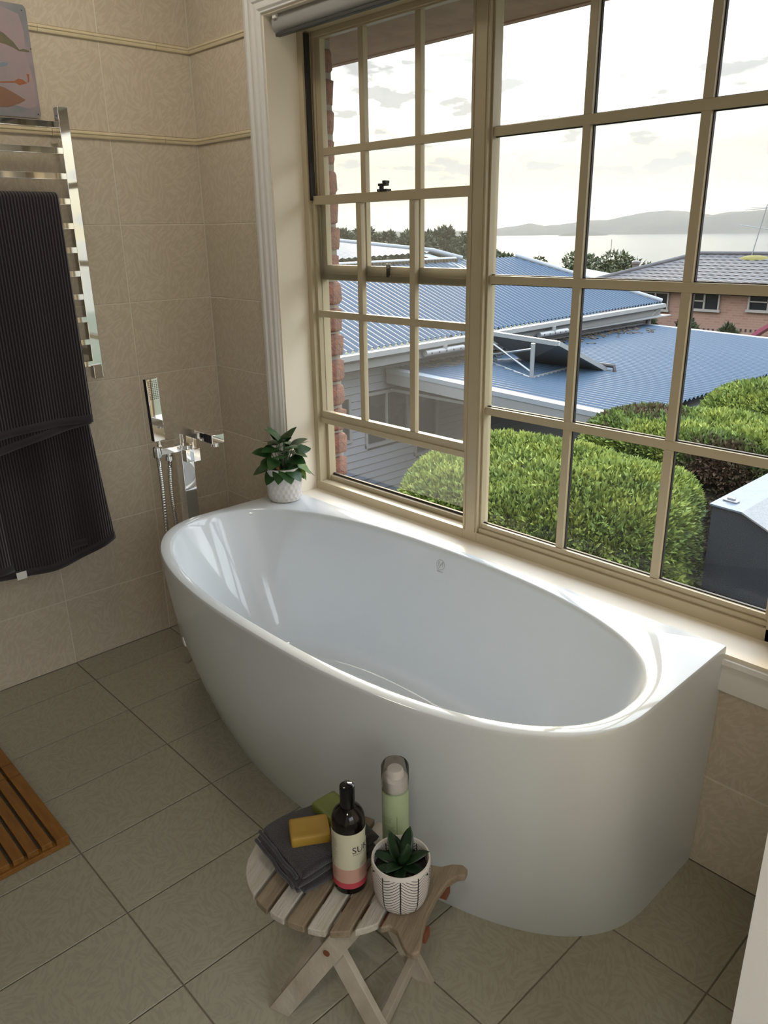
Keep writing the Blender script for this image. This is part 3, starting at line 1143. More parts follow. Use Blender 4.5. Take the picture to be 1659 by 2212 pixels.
def towel_mat(name, col, axis, freq, bump):
    m = bpy.data.materials.new(name)
    m.use_nodes = True
    nt = m.node_tree
    b = nt.nodes['Principled BSDF']
    N = nt.nodes.new
    L = nt.links.new
    b.inputs['Base Color'].default_value = (*col, 1)
    b.inputs['Roughness'].default_value = 1.0
    b.inputs['Specular IOR Level'].default_value = 0.05
    b.inputs['Sheen Weight'].default_value = 0.35
    b.inputs['Sheen Roughness'].default_value = 0.5
    tc = N('ShaderNodeTexCoord')
    h = None
    if axis:
        wv = N('ShaderNodeTexWave')
        wv.bands_direction = axis
        wv.inputs['Scale'].default_value = freq
        wv.inputs['Distortion'].default_value = 0.6
        wv.inputs['Detail'].default_value = 1
        L(tc.outputs['Object'], wv.inputs['Vector'])
        h = wv.outputs['Fac']
    nz_ = N('ShaderNodeTexNoise')
    nz_.inputs['Scale'].default_value = 700
    L(tc.outputs['Object'], nz_.inputs['Vector'])
    if h:
        ad = N('ShaderNodeMath')
        ad.operation = 'MULTIPLY_ADD'
        ad.inputs[1].default_value = 0.35
        L(nz_.outputs['Fac'], ad.inputs[0])
        L(h, ad.inputs[2])
        h = ad.outputs[0]
    else:
        h = nz_.outputs['Fac']
    bp = N('ShaderNodeBump')
    bp.inputs['Strength'].default_value = bump
    bp.inputs['Distance'].default_value = 0.003
    L(h, bp.inputs['Height'])
    L(bp.outputs[0], b.inputs['Normal'])
    MATS[name] = m


towel_mat('rib_towel', (0.030, 0.023, 0.028), 'Y', 36, 0.9)
towel_mat('towel_hem', (0.040, 0.034, 0.040), None, 0, 0.25)
towel_mat('grey_towel', (0.028, 0.025, 0.027), None, 0, 0.9)
towel_mat('grey_hem', (0.040, 0.038, 0.042), None, 0, 0.2)
bt = thing('bath_towel', 'dark charcoal ribbed bath towel folded over the towel rail', 'towel', (0.08, -0.75, 1.503))
YR, YL = -0.532, -1.02


def drape(name, xf, xb, ztop, zf, zb, hemf, m, par, seed, thick):
    """cloth loop over the rail; zf/zb give the hem height along t in 0..1 (right to left)"""
    q = random.Random(seed)
    ny = 56
    ph = [q.uniform(0, 6) for _ in range(6)]

    def path(t):
        pts = []
        f, bk = zf(t), zb(t)
        for i in range(26):
            u = i / 25
            pts.append((xf, f + (ztop - 0.014 - f) * u, -1, 1 - u))
        for i in range(1, 8):
            a = PI * i / 8
            pts.append(((xf + xb) / 2 + (xf - xb) / 2 * math.cos(a), ztop - 0.014 + 0.014 * math.sin(a), 0, 0))
        for i in range(36):
            u = i / 35
            pts.append((xb, ztop - 0.014 + (bk - ztop + 0.014) * u, 1, u))
        return pts

    rows = []
    for j in range(ny + 1):
        t = j / ny
        row = []
        for (x, z, s_, dn) in path(t):
            y = YR + (YL - YR) * t
            fl = max(0.0, (0.95 - z) / 0.5)
            y2 = y + fl * 0.034 * (1 - t) * (1 if s_ > 0 else 0.0) - fl * 0.02 * t
            w = dn * (0.006 * math.sin(9 * t + ph[0]) + 0.004 * math.sin(21 * t + ph[1] + 2 * z)) * (1.5 if s_ > 0 else 0.7)
            if s_ > 0:
                w += fl * 0.020 + fl * 0.010 * math.sin(14 * t + ph[2])
            row.append(Vector((x + w, y2 + 0.002 * math.sin(7 * z + ph[3]), z)))
        rows.append(row)
    mb = MB().rings(rows, closed=False)
    o = obj(name, mb, m, par, smooth=70, world=True, fix=False)
    so = o.modifiers.new('solid', 'SOLIDIFY')
    so.thickness = thick
    so.offset = 0
    # hems
    for end, nm in ((0, 'hem'), (-1, 'hem')):
        st = [(r[end], r[2 if end == 0 else -3]) for r in rows]
        hv = []
        for e, i2 in st:
            d = (i2 - e).normalized()
            hv.append([e - d * 0.002, e + d * 0.022])
        hb = MB().rings(hv, closed=False)
        h = obj(nm, hb, 'towel_hem', o, smooth=70, fix=False)
        h.modifiers.new('solid', 'SOLIDIFY').thickness = thick + 0.0035
        h.modifiers['solid'].offset = 0
    return o


drape('outer_layer', 0.1065, 0.050, 1.524, lambda t: 0.858 + 0.004 * math.sin(6 * t) - 0.02 * max(0, t - .2), lambda t: 0.452 - 0.03 * t + 0.006 * math.sin(9 * t), 0, 'rib_towel', bt, 1, 0.006)
drape('inner_layer', 0.0995, 0.057, 1.517, lambda t: 0.852 - 0.05 * min(1, t * 1.6) + 0.004 * math.sin(8 * t), lambda t: 0.442 - 0.045 * math.sin(2.2 * min(1, t * 1.4)) + 0.006 * math.sin(11 * t + 1), 0, 'rib_towel', bt, 2, 0.006)
tg = on(48, 1243, 0, 0.095)
obj('care_tag', MB().box(tg.x - .001, tg.x + .001, tg.y - 0.016, tg.y + 0.014, tg.z - 0.012, tg.z + 0.012, ), 'white_paint', bt, world=True)

# unframed printed metal sheet nailed to the wall behind the rail
mat('print_pink', (0.42, 0.30, 0.31), 0.5, var=(0.30, 0.27, 0.29), vscale=9)
mat('print_grey', (0.22, 0.23, 0.25), 0.5, var=(0.34, 0.28, 0.30), vscale=16)
mat('print_green', (0.12, 0.125, 0.075), 0.6, var=(0.20, 0.16, 0.10), vscale=30)
mat('print_orange', (0.34, 0.12, 0.05), 0.6)
mat('print_brown', (0.25, 0.135, 0.085), 0.6)
mat('print_blue', (0.20, 0.26, 0.32), 0.6)
mat('ink', (0.03, 0.025, 0.03), 0.6)
pr_ = thing('art_print', 'dusty pink painted print with leaves hung on the wall above the towel rail', 'picture', (0.0125, -0.75, 1.712))
_pb, _pt = on(90, 256, 0, 0.016), on(58, 12, 0, 0.016)
Mp = Matrix.Translation((0.016, _pb.y, _pb.z))   # local: x depth, y left negative, z up


def rrect(y0, y1, z0, z1, r, n=6):
    out = []
    for (cy, cz, a0) in ((y1 - r, z1 - r, 0), (y0 + r, z1 - r, 90), (y0 + r, z0 + r, 180), (y1 - r, z0 + r, 270)):
        for i in range(n + 1):
            a = math.radians(a0 + 90 * i / n)
            out.append((cy + r * math.cos(a), cz + r * math.sin(a)))
    return out


def plate(poly, x0, x1):
    n = len(poly)
    mb = MB().add([Mp @ Vector((x, y, z)) for x in (x0, x1) for y, z in poly], [tuple(range(n)), tuple(range(2 * n - 1, n - 1, -1))] + [(i, (i + 1) % n, n + (i + 1) % n, n + i) for i in range(n)])
    return mb


PHt = _pt.z - _pb.z
obj('sheet', plate(rrect(-0.46, 0.0, 0.0, PHt, 0.012), -0.003, 0.0), 'print_grey', pr_, world=True)
blob = [(-0.012, 0.03), (-0.006, 0.09), (-0.018, 0.16), (-0.014, 0.215), (-0.022, 0.255), (-0.06, 0.266), (-0.2, 0.27), (-0.43, 0.27), (-0.44, 0.02), (-0.2, 0.018), (-0.07, 0.028), (-0.03, 0.022)]
obj('painted_ground', plate(blob, 0.0, 0.0004), 'print_pink', pr_, world=True)
lf1 = [(-0.022, 0.172), (-0.034, 0.168), (-0.048, 0.186), (-0.07, 0.204), (-0.10, 0.214), (-0.15, 0.207), (-0.12, 0.184), (-0.07, 0.178), (-0.05, 0.172), (-0.036, 0.165), (-0.008, 0.1655), (-0.007, 0.169)]
obj('painted_leaf', plate(lf1, 0.0004, 0.0008), 'print_green', pr_, world=True)
lf2 = [(-0.038, 0.044), (-0.06, 0.056), (-0.09, 0.070), (-0.16, 0.085), (-0.22, 0.06), (-0.15, 0.02), (-0.09, 0.022), (-0.055, 0.034)]
obj('painted_leaf', plate(lf2, 0.0004, 0.0008), 'print_brown', pr_, world=True)
fl = [(-0.026, 0.0875), (-0.038, 0.095), (-0.050, 0.096), (-0.060, 0.089), (-0.11, 0.083), (-0.11, 0.080), (-0.058, 0.085), (-0.048, 0.080), (-0.036, 0.0835)]
obj('painted_bud', plate(fl, 0.0004, 0.0008), 'print_orange', pr_, world=True)
fl2 = [(-0.0245, 0.0885), (-0.0205, 0.0905), (-0.0185, 0.1000), (-0.0175, 0.1105), (-0.0245, 0.1095), (-0.0225, 0.0990)]
obj('painted_bud', plate(fl2, 0.0004, 0.0008), 'print_orange', pr_, world=True)
obj('painted_dab', plate([(-0.075, 0.125), (-0.07, 0.132), (-0.082, 0.133), (-0.12, 0.12), (-0.12, 0.112)], 0.0004, 0.0008), 'print_blue', pr_, world=True)
for (y, z) in ((-0.012, PHt - 0.014), (-0.008, 0.010), (-0.002, 0.174)):
    hol = MB().lathe([(0.0016, 0), (0.0016, 0.001)], 10, Mp @ Matrix.Translation((0.0, y, z)) @ Matrix.Rotation(PI / 2, 4, 'Y'))
    obj('rivet', hol, 'ink', pr_, world=True)

# ------------------------------------------------------------------ blind
mat('blind_grey', (0.36, 0.36, 0.35), 0.45)
mat('blind_dark', (0.05, 0.05, 0.05), 0.5)
bl0 = on(579, 46, 1, 0.028)
blind = thing('roller_blind', 'grey rolled-up blind under the head of the window recess', 'blind', (1.2, 0.04, WZ1))
prof = [(-0.020, 0.0), (-0.024, -0.010), (-0.024, -0.026), (-0.018, -0.040), (-0.006, -0.046), (0.010, -0.046), (0.022, -0.040), (0.026, -0.024), (0.026, 0.0)]
mb = MB().prism(prof, 0.428 - 1.2, 1.99 - 1.2, Matrix(((0, 0, 1, 0), (1, 0, 0, 0), (0, 1, 0, 0), (0, 0, 0, 1))))
obj('rolled_fabric', mb, 'blind_grey', blind, smooth=50)
obj('bottom_rail', MB().box(0.445 - 1.2, 1.985 - 1.2, -0.026, -0.010, -0.056, -0.047), 'blind_dark', blind, bevel=0.002)
for x in (0.450, 1.95):
    obj('bracket', MB().box(x - 1.2 - .008, x - 1.2 + .008, -0.032, -0.022, -0.012, 0.0), 'trim_paint', blind, bevel=0.001)

# ------------------------------------------------------------------ stool
def wood_mat(name, c1, c2, stretch, rough=0.6):
    return mat(name, c1, rough, var=c2, vscale=14, stretch=stretch, bump=0.25, bscale=60)


wood_mat('whitewash', (0.46, 0.435, 0.385), (0.38, 0.345, 0.28), (4, 0.6, 4), 0.55)
wood_mat('weathered_wood', (0.25, 0.195, 0.13), (0.185, 0.138, 0.088), (4, 0.5, 4), 0.6)
wood_mat('leg_wood', (0.46, 0.405, 0.33), (0.34, 0.285, 0.215), (1, 1, 0.6), 0.6)
mat('red_wood', (0.16, 0.05, 0.02), 0.6)
ST = 0.300
UA = math.atan2(0.37, 0.93)
stool = thing('slatted_stool', 'small folding wooden stool with a slatted fish-shaped seat', 'stool', (1.64, -0.83, 0.0), UA)
CU, CV, SA, SB = -0.045, 0.042, 0.160, 0.141


def oval_v(u):
    q = max(0.0, 1 - abs((u - CU) / SA) ** 2.2)
    return SB * q ** (1 / 2.1)


cuts = [-0.133, -0.096, -0.0587, -0.019, 0.0187, 0.0565, 0.093]
gp = 0.0035
slabs = []
us = [-0.2048] + cuts
for i in range(len(us) - 1):
    a = us[i] + (gp if i else 0)
    b = us[i + 1] - gp
    lo, hi = [], []
    for k in range(9):
        u = a + (b - a) * k / 8
        v = oval_v(u)
        lo.append((u, CV - v))
        hi.append((u, CV + v))
    poly = lo + hi[::-1]
    mb = MB().prism(poly, ST - 0.0145, ST)
    obj('slat', mb, 'whitewash' if i % 2 == 0 else 'weathered_wood', stool, bevel=0.0018)
tail_lo = [(0.0965, -0.046), (0.110, -0.036), (0.124, -0.040), (0.140, -0.057), (0.155, -0.070), (0.166, -0.071), (0.174, -0.062), (0.172, -0.047)]
tail_mid = [(0.165, -0.022), (0.160, 0.012), (0.160, 0.052), (0.166, 0.090)]
tail_hi = [(0.178, 0.112), (0.190, 0.120), (0.190, 0.135), (0.178, 0.142), (0.160, 0.136), (0.143, 0.122), (0.124, 0.118), (0.110, 0.122), (0.0965, 0.133)]
obj('tail_board', MB().prism(tail_lo + tail_mid + tail_hi, ST - 0.0145, ST), 'weathered_wood', stool, bevel=0.003)
for v in (-0.018, 0.082):
    obj('batten', MB().box(-0.165, 0.168, v, v + 0.020, ST - 0.034, ST - 0.0145), 'red_wood', stool, bevel=0.001)


def leg(u0, u1, v):
    """plank from the floor at u0 to under the seat at u1"""
    w = 0.019
    d = Vector((u1 - u0, ST - 0.0145))
    n = Vector((d.y, -d.x)).normalized()
    k = w / abs(n.x)
    p = [(u0 - k, 0.0), (u0 + k, 0.0), (u1 + k, ST - 0.0145), (u1 - k, ST - 0.0145)]
    M = Matrix(((1, 0, 0, 0), (0, 0, 1, 0), (0, 1, 0, 0), (0, 0, 0, 1)))
    return obj('leg', MB().prism(p, v, v + 0.0135, M), 'leg_wood', stool, bevel=0.001)


leg(-0.118, 0.045, -0.058)
leg(-0.118, 0.045, 0.128)
leg(0.108, -0.045, -0.0435)
leg(0.108, -0.045, 0.1135)
obj('stretcher', MB().box(-0.118, -0.104, -0.0445, 0.1145 + 0.0135, 0.022, 0.048), 'leg_wood', stool, bevel=0.001)
obj('stretcher', MB().box(0.080, 0.094, -0.030, 0.1135, 0.030, 0.058), 'leg_wood', stool, bevel=0.001)
for v in (-0.0600, 0.1405):
    obj('bolt', MB().lathe([(0.0062, 0.0), (0.0062, 0.003)], 14, Matrix.Translation((-0.004, v, 0.207)) @ Matrix.Rotation(-PI / 2, 4, 'X')), 'red_wood', stool)

# ------------------------------------------------------------------ things on the stool
def stool_pt(x, y, z):
    return on(x, y, 2, z)


# folded hand towel
ft_c = [stool_pt(552, 1778, 0.352), stool_pt(650, 1905, 0.345), stool_pt(822, 1800, 0.345), stool_pt(724, 1708, 0.352)]
cen = sum(ft_c, Vector()) / 4
ex = ((ft_c[2] - ft_c[1]) + (ft_c[3] - ft_c[0])) / 2
ey = ((ft_c[0] - ft_c[1]) + (ft_c[3] - ft_c[2])) / 2
ang = math.atan2(ex.y, ex.x)
TLX, TLY = ex.length * 0.98, ey.length * 0.98
ft = thing('folded_towel', 'charcoal terry hand towel folded in layers on the wooden stool', 'towel', (cen.x, cen.y, ST + .0012), ang)


def fold_layer(z0, z1, dx, dy, sx, sy, seed, name):
    q = random.Random(seed)
    h = (z1 - z0)
    rs = []
    nx_, n = 34, 26
    for i in range(nx_ + 1):
        x = -sx / 2 + sx * i / nx_
        row = []
        sag = 0.003 * math.sin(5 * x / sx + seed) - 0.004 * (2 * x / sx) ** 4
        e = min(1.0, (sx / 2 - abs(x)) / (h * 0.5))
        e = math.sqrt(max(0.0, 1 - (1 - e) ** 2)) if e < 1 else 1
        for k in range(n):
            a = 2 * PI * k / n
            c, s_ = math.cos(a), math.sin(a)
            yy = (sy / 2 - h * 0.5) * math.copysign(min(1, abs(c) * 3), c) + h * 0.5 * c
            zz = h * 0.5 * math.copysign(abs(s_) ** 0.75, s_) * max(e, 0.05)
            row.append(Vector((x + dx, yy + dy + 0.002 * math.sin(9 * x / sx + seed + zz * 90), z0 + h / 2 + zz + sag * 0.6 + 0.0015 * math.sin(20 * yy + seed))))
        rs.append(row)
    return obj(name, MB().rings(rs, True, True, True), 'grey_towel', ft, smooth=75)


fold_layer(0.0005, 0.019, 0.006, 0.000, TLX * 0.97, TLY * 0.98, 1, 'fold')
fold_layer(0.016, 0.034, -0.004, 0.004, TLX * 1.0, TLY * 1.0, 2, 'fold')
top_f = fold_layer(0.032, 0.051, 0.004, -0.001, TLX * 0.985, TLY * 0.97, 3, 'fold')
for (z, dx) in ((0.0105, -0.000), (0.025, -0.010), (0.0405, -0.001)):
    x = -TLX / 2 + dx
    obj('hem', MB().tube([(x + 0.001 * math.sin(i), -TLY * 0.46 + TLY * 0.92 * i / 12, z + 0.0015 * math.sin(i * 1.3)) for i in range(13)], 0.0036, 8), 'grey_hem', ft, smooth=70)
TZ = ST + 0.0515


def soap(name, label, pts, m, h):
    c = sum(pts, Vector()) / 4
    ex_ = ((pts[1] - pts[0]) + (pts[2] - pts[3])) / 2
    ey_ = ((pts[3] - pts[0]) + (pts[2] - pts[1])) / 2
    a = math.atan2(ex_.y, ex_.x)
    lx_, ly_ = ex_.length, ey_.length
    t = thing(name, label, 'soap', (c.x, c.y, TZ - 0.001), a)
    # bar with bulging sides and a shallow pressed panel in the top
    rs = []
    prof = [(0.88, 0.0), (0.97, 0.06), (1.0, 0.30), (1.0, 0.72), (0.985, 0.93), (0.955, 1.0), (0.80, 1.03), (0.76, 1.015)]
    for s_, zf in prof:
        row = []
        for i in range(56):
            th = 2 * PI * i / 56
            x, y = superpt(0, 0, lx_ / 2, ly_ / 2, 14, th)
            ins = (1 - s_) * ly_ / 2 * 1.2
            x = math.copysign(max(0, abs(x) - ins), x)
            y = math.copysign(max(0, abs(y) - ins), y)
            row.append(Vector((x, y, h * zf)))
        rs.append(row)
    obj('bar', MB().rings(rs, True, True, True), m, t, smooth=50)
    return t


mat('soap_yellow', (0.34, 0.20, 0.024), 0.5, var=(0.37, 0.225, 0.032), vscale=30)
mat('soap_green', (0.135, 0.165, 0.034), 0.5, var=(0.155, 0.185, 0.042), vscale=30)
zt = TZ + 0.020
soap('soap_bar', 'mustard yellow soap bar on the folded grey towel', [stool_pt(*q, zt) for q in ((632, 1818), (716, 1800), (706, 1759), (619, 1768))], 'soap_yellow', 0.022)
soap('soap_bar', 'olive green soap bar behind the dark bottle', [stool_pt(*q, zt) for q in ((715, 1767), (766, 1737), (716, 1709), (668, 1737))], 'soap_green', 0.022)

# dark pump-less bottle
mat('black_gloss', (0.004, 0.004, 0.004), 0.08, spec=0.4)
mat('amber_black', (0.005, 0.003, 0.0025), 0.06, spec=0.4)
mat('label_cream', (0.52, 0.50, 0.37), 0.6)
mat('label_pink', (0.47, 0.27, 0.21), 0.6)
mat('label_red', (0.46, 0.05, 0.075), 0.55)
bc = stool_pt(757, 1906, ST)
btl = thing('bottle', 'dark brown bottle with cream, pink and red label on the stool', 'bottle', (bc.x, bc.y, ST))
R_ = 0.0300
obj('body', MB().lathe([(0.024, 0.0), (0.029, 0.002), (R_, 0.007), (R_, 0.140), (0.0294, 0.148), (0.0272, 0.157), (0.0230, 0.1645), (0.0170, 0.170), (0.0140, 0.1725)], 56), 'amber_black', btl, smooth=35)
obj('cap', MB().lathe([(0.0132, 0.170), (0.0132, 0.2095), (0.0125, 0.2135), (0.0100, 0.2150), (0.0, 0.2150)], 32, None, True, False), 'black_gloss', btl, smooth=35)
VA = math.atan2(EYE.y - bc.y, EYE.x - bc.x)      # the side that faces the room
LR = R_ + 0.0004


def cyl_patch(a0, a1, z0, z1, r, n=40):
    vs, fs = [], []
    for i in range(n + 1):
        a = a0 + (a1 - a0) * i / n
        for z in (z0, z1):
            vs.append((r * math.cos(a), r * math.sin(a), z))
    for i in range(n):
        fs.append((2 * i, 2 * i + 2, 2 * i + 3, 2 * i + 1))
    return MB().add(vs, fs)


A0, A1 = VA - 1.75, VA + 1.9
lab = obj('label', cyl_patch(A0, A1, 0.0150, 0.1330, LR), 'label_cream', btl, smooth=70, fix=False)
obj('pink_band', cyl_patch(A0, A1, 0.0270, 0.0570, LR + .0002), 'label_pink', lab, smooth=70, fix=False)
obj('red_band', cyl_patch(A0, A1, 0.0150, 0.0272, LR + .0002), 'label_red', lab, smooth=70, fix=False)


def wrap(vs, fs, a, z, r, flip=1):
    return MB().add([(r * math.cos(a + x / r), r * math.sin(a + x / r), z + y) for x, y, *_ in vs], fs)


# lettering: wordmark turned to the window side, small print in columns
tv, tf = text_polys('SUKIN', 0.0195)
obj('wordmark', wrap(tv, tf, VA + 1.05, 0.092, LR + .0004), 'ink', lab, fix=False)
tv, tf = text_polys('AUSTRALIAN NATURAL SKINCARE', 0.0034)
obj('tagline', wrap(tv, tf, VA + 1.05, 0.0875, LR + .0004), 'ink', lab, fix=False)
dv = [(0.0042 * math.sin(t) * (1 if t < PI else 1) * math.sin(t / 2) ** 1.5, 0.0105 * math.cos(t)) for t in np.linspace(0, 2 * PI, 25)[:-1]]
obj('drop_emblem', wrap(dv, [tuple(range(len(dv)))], VA + 1.30, 0.122, LR + .0004), 'ink', lab, fix=False)
sm = MB()
q = random.Random(5)


def print_lines(a, w, z0, dz, n, h=0.0006):
    for k in range(n):
        l = w * q.uniform(0.6, 1.0)
        z = z0 - dz * k
        r = LR + .0004
        vs = []
        m_ = 6
        for i in range(m_ + 1):
            aa = a + (l * i / m_) / r
            vs += [(r * math.cos(aa), r * math.sin(aa), z), (r * math.cos(aa), r * math.sin(aa), z + h)]
        sm.add(vs, [(2 * i, 2 * i + 2, 2 * i + 3, 2 * i + 1) for i in range(m_)])


print_lines(VA - 1.35, 0.020, 0.119, 0.0033, 14)
print_lines(VA - 1.35, 0.012, 0.071, 0.0033, 4)
print_lines(VA - 1.25, 0.016, 0.052, 0.0033, 6, 0.0004)
print_lines(VA + 0.62, 0.018, 0.066, 0.0030, 3)
print_lines(VA + 0.55, 0.018, 0.052, 0.0028, 6, 0.0004)
obj('small_print', sm, mat('print_ink', (0.10, 0.09, 0.07), 0.6), lab, fix=False)['kind'] = 'stuff'

# pale green spray can with clear cap
mat('can_green', (0.36, 0.44, 0.27), 0.4)
mat('nozzle_white', (0.62, 0.58, 0.54), 0.45)
glass_mat('clear_plastic', (0.93, 0.93, 0.93), dirt=0.06)
q3 = on(853, 1650, 2, ST + 0.212)
sc_ = Vector((q3.x, q3.y, ST))
can = thing('spray_bottle', 'slim pale green spray bottle with a clear cap behind the patterned pot', 'bottle', sc_)
CR = 0.0245
CH = 0.163
obj('body', MB().lathe([(0.020, 0.0), (0.0235, 0.002), (CR, 0.006), (CR, CH - 0.006), (CR - 0.002, CH)], 44), 'can_green', can, smooth=35)
obj('collar', MB().lathe([(CR - 0.002, CH), (CR - 0.0015, CH + 0.022), (0.016, CH + 0.026)], 40), 'nozzle_white', can, smooth=35)
obj('nozzle', MB().lathe([(0.016, CH + 0.025), (0.0155, CH + 0.036), (0.013, CH + 0.040), (0.0, CH + 0.040)], 32, None, True, False), 'nozzle_white', can, smooth=35)
obj('clear_cap', MB().lathe([(CR + 0.0004, CH - 0.002), (CR + 0.0004, CH + 0.046), (CR - 0.002, CH + 0.0505), (0.0, CH + 0.0505)], 40, None, False, False), 'clear_plastic', can, smooth=35)
VB = math.atan2(EYE.y - sc_.y, EYE.x - sc_.x)
sm = MB()
LR_, LR = LR, CR
print_lines(VB - 0.95, 0.018, 0.110, 0.0035, 4, 0.0005)
print_lines(VB - 0.95, 0.022, 0.092, 0.0028, 8, 0.0005)
print_lines(VB - 0.95, 0.020, 0.060, 0.0030, 8, 0.0005)
for a_ in (VB - 0.98, VB + 0.10):
    r = LR + .0004
    sm.add([(r * math.cos(a_), r * math.sin(a_), 0.03), (r * math.cos(a_ + .02), r * math.sin(a_ + .02), 0.03), (r * math.cos(a_ + .02), r * math.sin(a_ + .02), 0.116), (r * math.cos(a_), r * math.sin(a_), 0.116)], [(0, 1, 2, 3)])
obj('small_print', sm, mat('print_green_ink', (0.08, 0.12, 0.07), 0.6), can, fix=False)['kind'] = 'stuff'


# patterned pot with succulent
def pot_mat():
    m = bpy.data.materials.new('line_pot')
    m.use_nodes = True
    nt = m.node_tree
    b = nt.nodes['Principled BSDF']
    N = nt.nodes.new
    L = nt.links.new

    def M(op, a, c=None, d=None):
        n_ = N('ShaderNodeMath')
        n_.operation = op
        for i, x in enumerate((a, c, d)):
            if x is None:
                continue
            if isinstance(x, (int, float)):
                n_.inputs[i].default_value = x
            else:
                L(x, n_.inputs[i])
        return n_.outputs[0]

    tc = N('ShaderNodeTexCoord')
    sp_ = N('ShaderNodeSeparateXYZ')
    L(tc.outputs['Object'], sp_.inputs[0])
    x, y, z = sp_.outputs
    nz_ = N('ShaderNodeTexNoise')
    nz_.inputs['Scale'].default_value = 55
    L(tc.outputs['Object'], nz_.inputs['Vector'])
    wob = M('MULTIPLY', M('SUBTRACT', nz_.outputs['Fac'], 0.5), 0.22)
    ang_ = M('DIVIDE', M('ARCTAN2', y, x), 2 * PI)
    u = M('ADD', M('MULTIPLY', M('ADD', ang_, 0.5), 10.0), 0.27)
    uw = M('ADD', u, M('MULTIPLY', wob, 0.35))
    cell = M('FLOOR', uw)
    fu = M('FRACT', uw)
    odd = M('MODULO', cell, 2.0)
    sgn = M('SUBTRACT', M('MULTIPLY', odd, 2.0), 1.0)
    c1 = M('POWER', fu, 1.6)
    c2 = M('POWER', M('SUBTRACT', 1.0, fu), 1.6)
    sh = M('ADD', M('MULTIPLY', odd, c1), M('MULTIPLY', M('SUBTRACT', 1.0, odd), c2))
    zz = M('ADD', M('DIVIDE', M('SUBTRACT', z, M('MULTIPLY', sh, 0.021)), 0.0062), M('MULTIPLY', wob, 1.2))
    fz = M('FRACT', zz)
    l1 = M('LESS_THAN', fz, 0.24)
    v1 = M('LESS_THAN', M('ABSOLUTE', M('SUBTRACT', fu, 0.5)), 0.462)
    v2 = M('SUBTRACT', 1.0, v1)
    top = M('LESS_THAN', z, 0.087)
    ln = M('MULTIPLY', M('MAXIMUM', l1, v2), top)
    mx_ = N('ShaderNodeMixRGB')
    L(ln, mx_.inputs[0])
    mx_.inputs[1].default_value = (0.62, 0.58, 0.54, 1)
    mx_.inputs[2].default_value = (0.015, 0.013, 0.02, 1)
    L(mx_.outputs[0], b.inputs['Base Color'])
    b.inputs['Roughness'].default_value = 0.4
    MATS['line_pot'] = m


pot_mat()
q1, q2 = on(866, 1848, 2, ST + 0.088), on(868, 1950, 2, ST)
q1 = on(866, 1849, 2, ST + 0.095)
pp = Vector((q1.x, q1.y, ST))
suc = thing('succulent_plant', 'dark spiky succulent in a white pot with hand-drawn black lines', 'potted plant', pp)
PK = 1.065
obj('pot', MB().lathe([(r * PK, z * PK) for r, z in [(0.026, 0.0), (0.034, 0.002), (0.040, 0.009), (0.0445, 0.022), (0.0468, 0.040), (0.0478, 0.060), (0.0480, 0.0865), (0.0472, 0.089), (0.0450, 0.089), (0.0440, 0.087), (0.0435, 0.066)]], 72, None, True, False), 'line_pot', suc, smooth=60)
obj('soil', MB().lathe([(0.0464, 0.071), (0.02, 0.075), (0.001, 0.075)], 30), 'soil', suc, smooth=60)
mat('succulent', (0.005, 0.018, 0.007), 0.35, var=(0.016, 0.042, 0.015), vscale=60)


def spike(L_, W_, bend):
    rs = []
    for i in range(9):
        t = i / 8
        w = W_ * (abs(math.sin(PI * (0.18 + 0.82 * t))) ** 0.75 if t < 0.99 else 0.02)
        zc = bend * L_ * t * t
        row = []
        for (a, b_) in ((-1, 0.15), (-0.5, -0.22), (0, -0.38), (0.5, -0.22), (1, 0.15), (0.5, 0.12), (0, 0.02), (-0.5, 0.12)):
            row.append(Vector((L_ * t, a * w, zc + b_ * w)))
        rs.append(row)
    me = MB().rings(rs, True, True, True).mesh('leaf')
    me.polygons.foreach_set('use_smooth', [True] * len(me.polygons))
    me.materials.append(MATS['succulent'])
    return me


SPK = [spike(0.058, 0.0135, 0.2), spike(0.050, 0.0125, -0.1), spike(0.042, 0.0125, -0.35)]
CA = VA
sl = [(VB + 0.55, 62, 0), (VB - 2.2, 58, 0), (VB + 2.6, 50, 0), (VB + 1.6, 34, 1), (VB + 1.0, 12, 1), (VB - 0.1, 10, 2), (VB - 1.1, 16, 1), (VB - 1.9, 20, 1), (VB + 2.1, 18, 2), (VB - 0.6, 40, 2), (VB + 3.4, 28, 1)]
for a, pt, k in sl:
    o = link('leaf', SPK[k], None, suc, Vector((0.005 * math.cos(a), 0.005 * math.sin(a), 0.075 + 0.0012 * (pt / 10))))
    o.rotation_euler = Euler((0, -math.radians(pt), a), 'XYZ')

# ------------------------------------------------------------------ bamboo mat
wood_mat('bamboo', (0.27, 0.115, 0.018), (0.20, 0.080, 0.012), (0.8, 6, 4), 0.45)
mat('bamboo_node', (0.15, 0.055, 0.012), 0.5)
MX_, MY_ = 0.838, -1.036
duck = thing('bath_mat', 'orange-brown bamboo duckboard mat of parallel slats on the floor', 'bath mat', (MX_ - 0.35, MY_ - 0.25, 0.0))
yy = MY_
q = random.Random(11)
ny_ = 15
for k in range(ny_):
    w = 0.030 if k in (0, ny_ - 1) else 0.0255
    s_ = obj('slat', MB().box(MX_ - 0.72 + (0 if k in (0, ny_ - 1) else 0.006), MX_ - (0 if k in (0, ny_ - 1) else 0.006), yy - w, yy, 0.013, 0.0285), 'bamboo', duck, bevel=0.0015, world=True)
    for _ in range(2):
        x = MX_ - q.uniform(0.05, 0.65)
        obj('node_ring', MB().box(x, x + 0.004, yy - w + .001, yy - .001, 0.0284, 0.0287), 'bamboo_node', s_)
    yy -= w + 0.0078
yend = yy + 0.0078
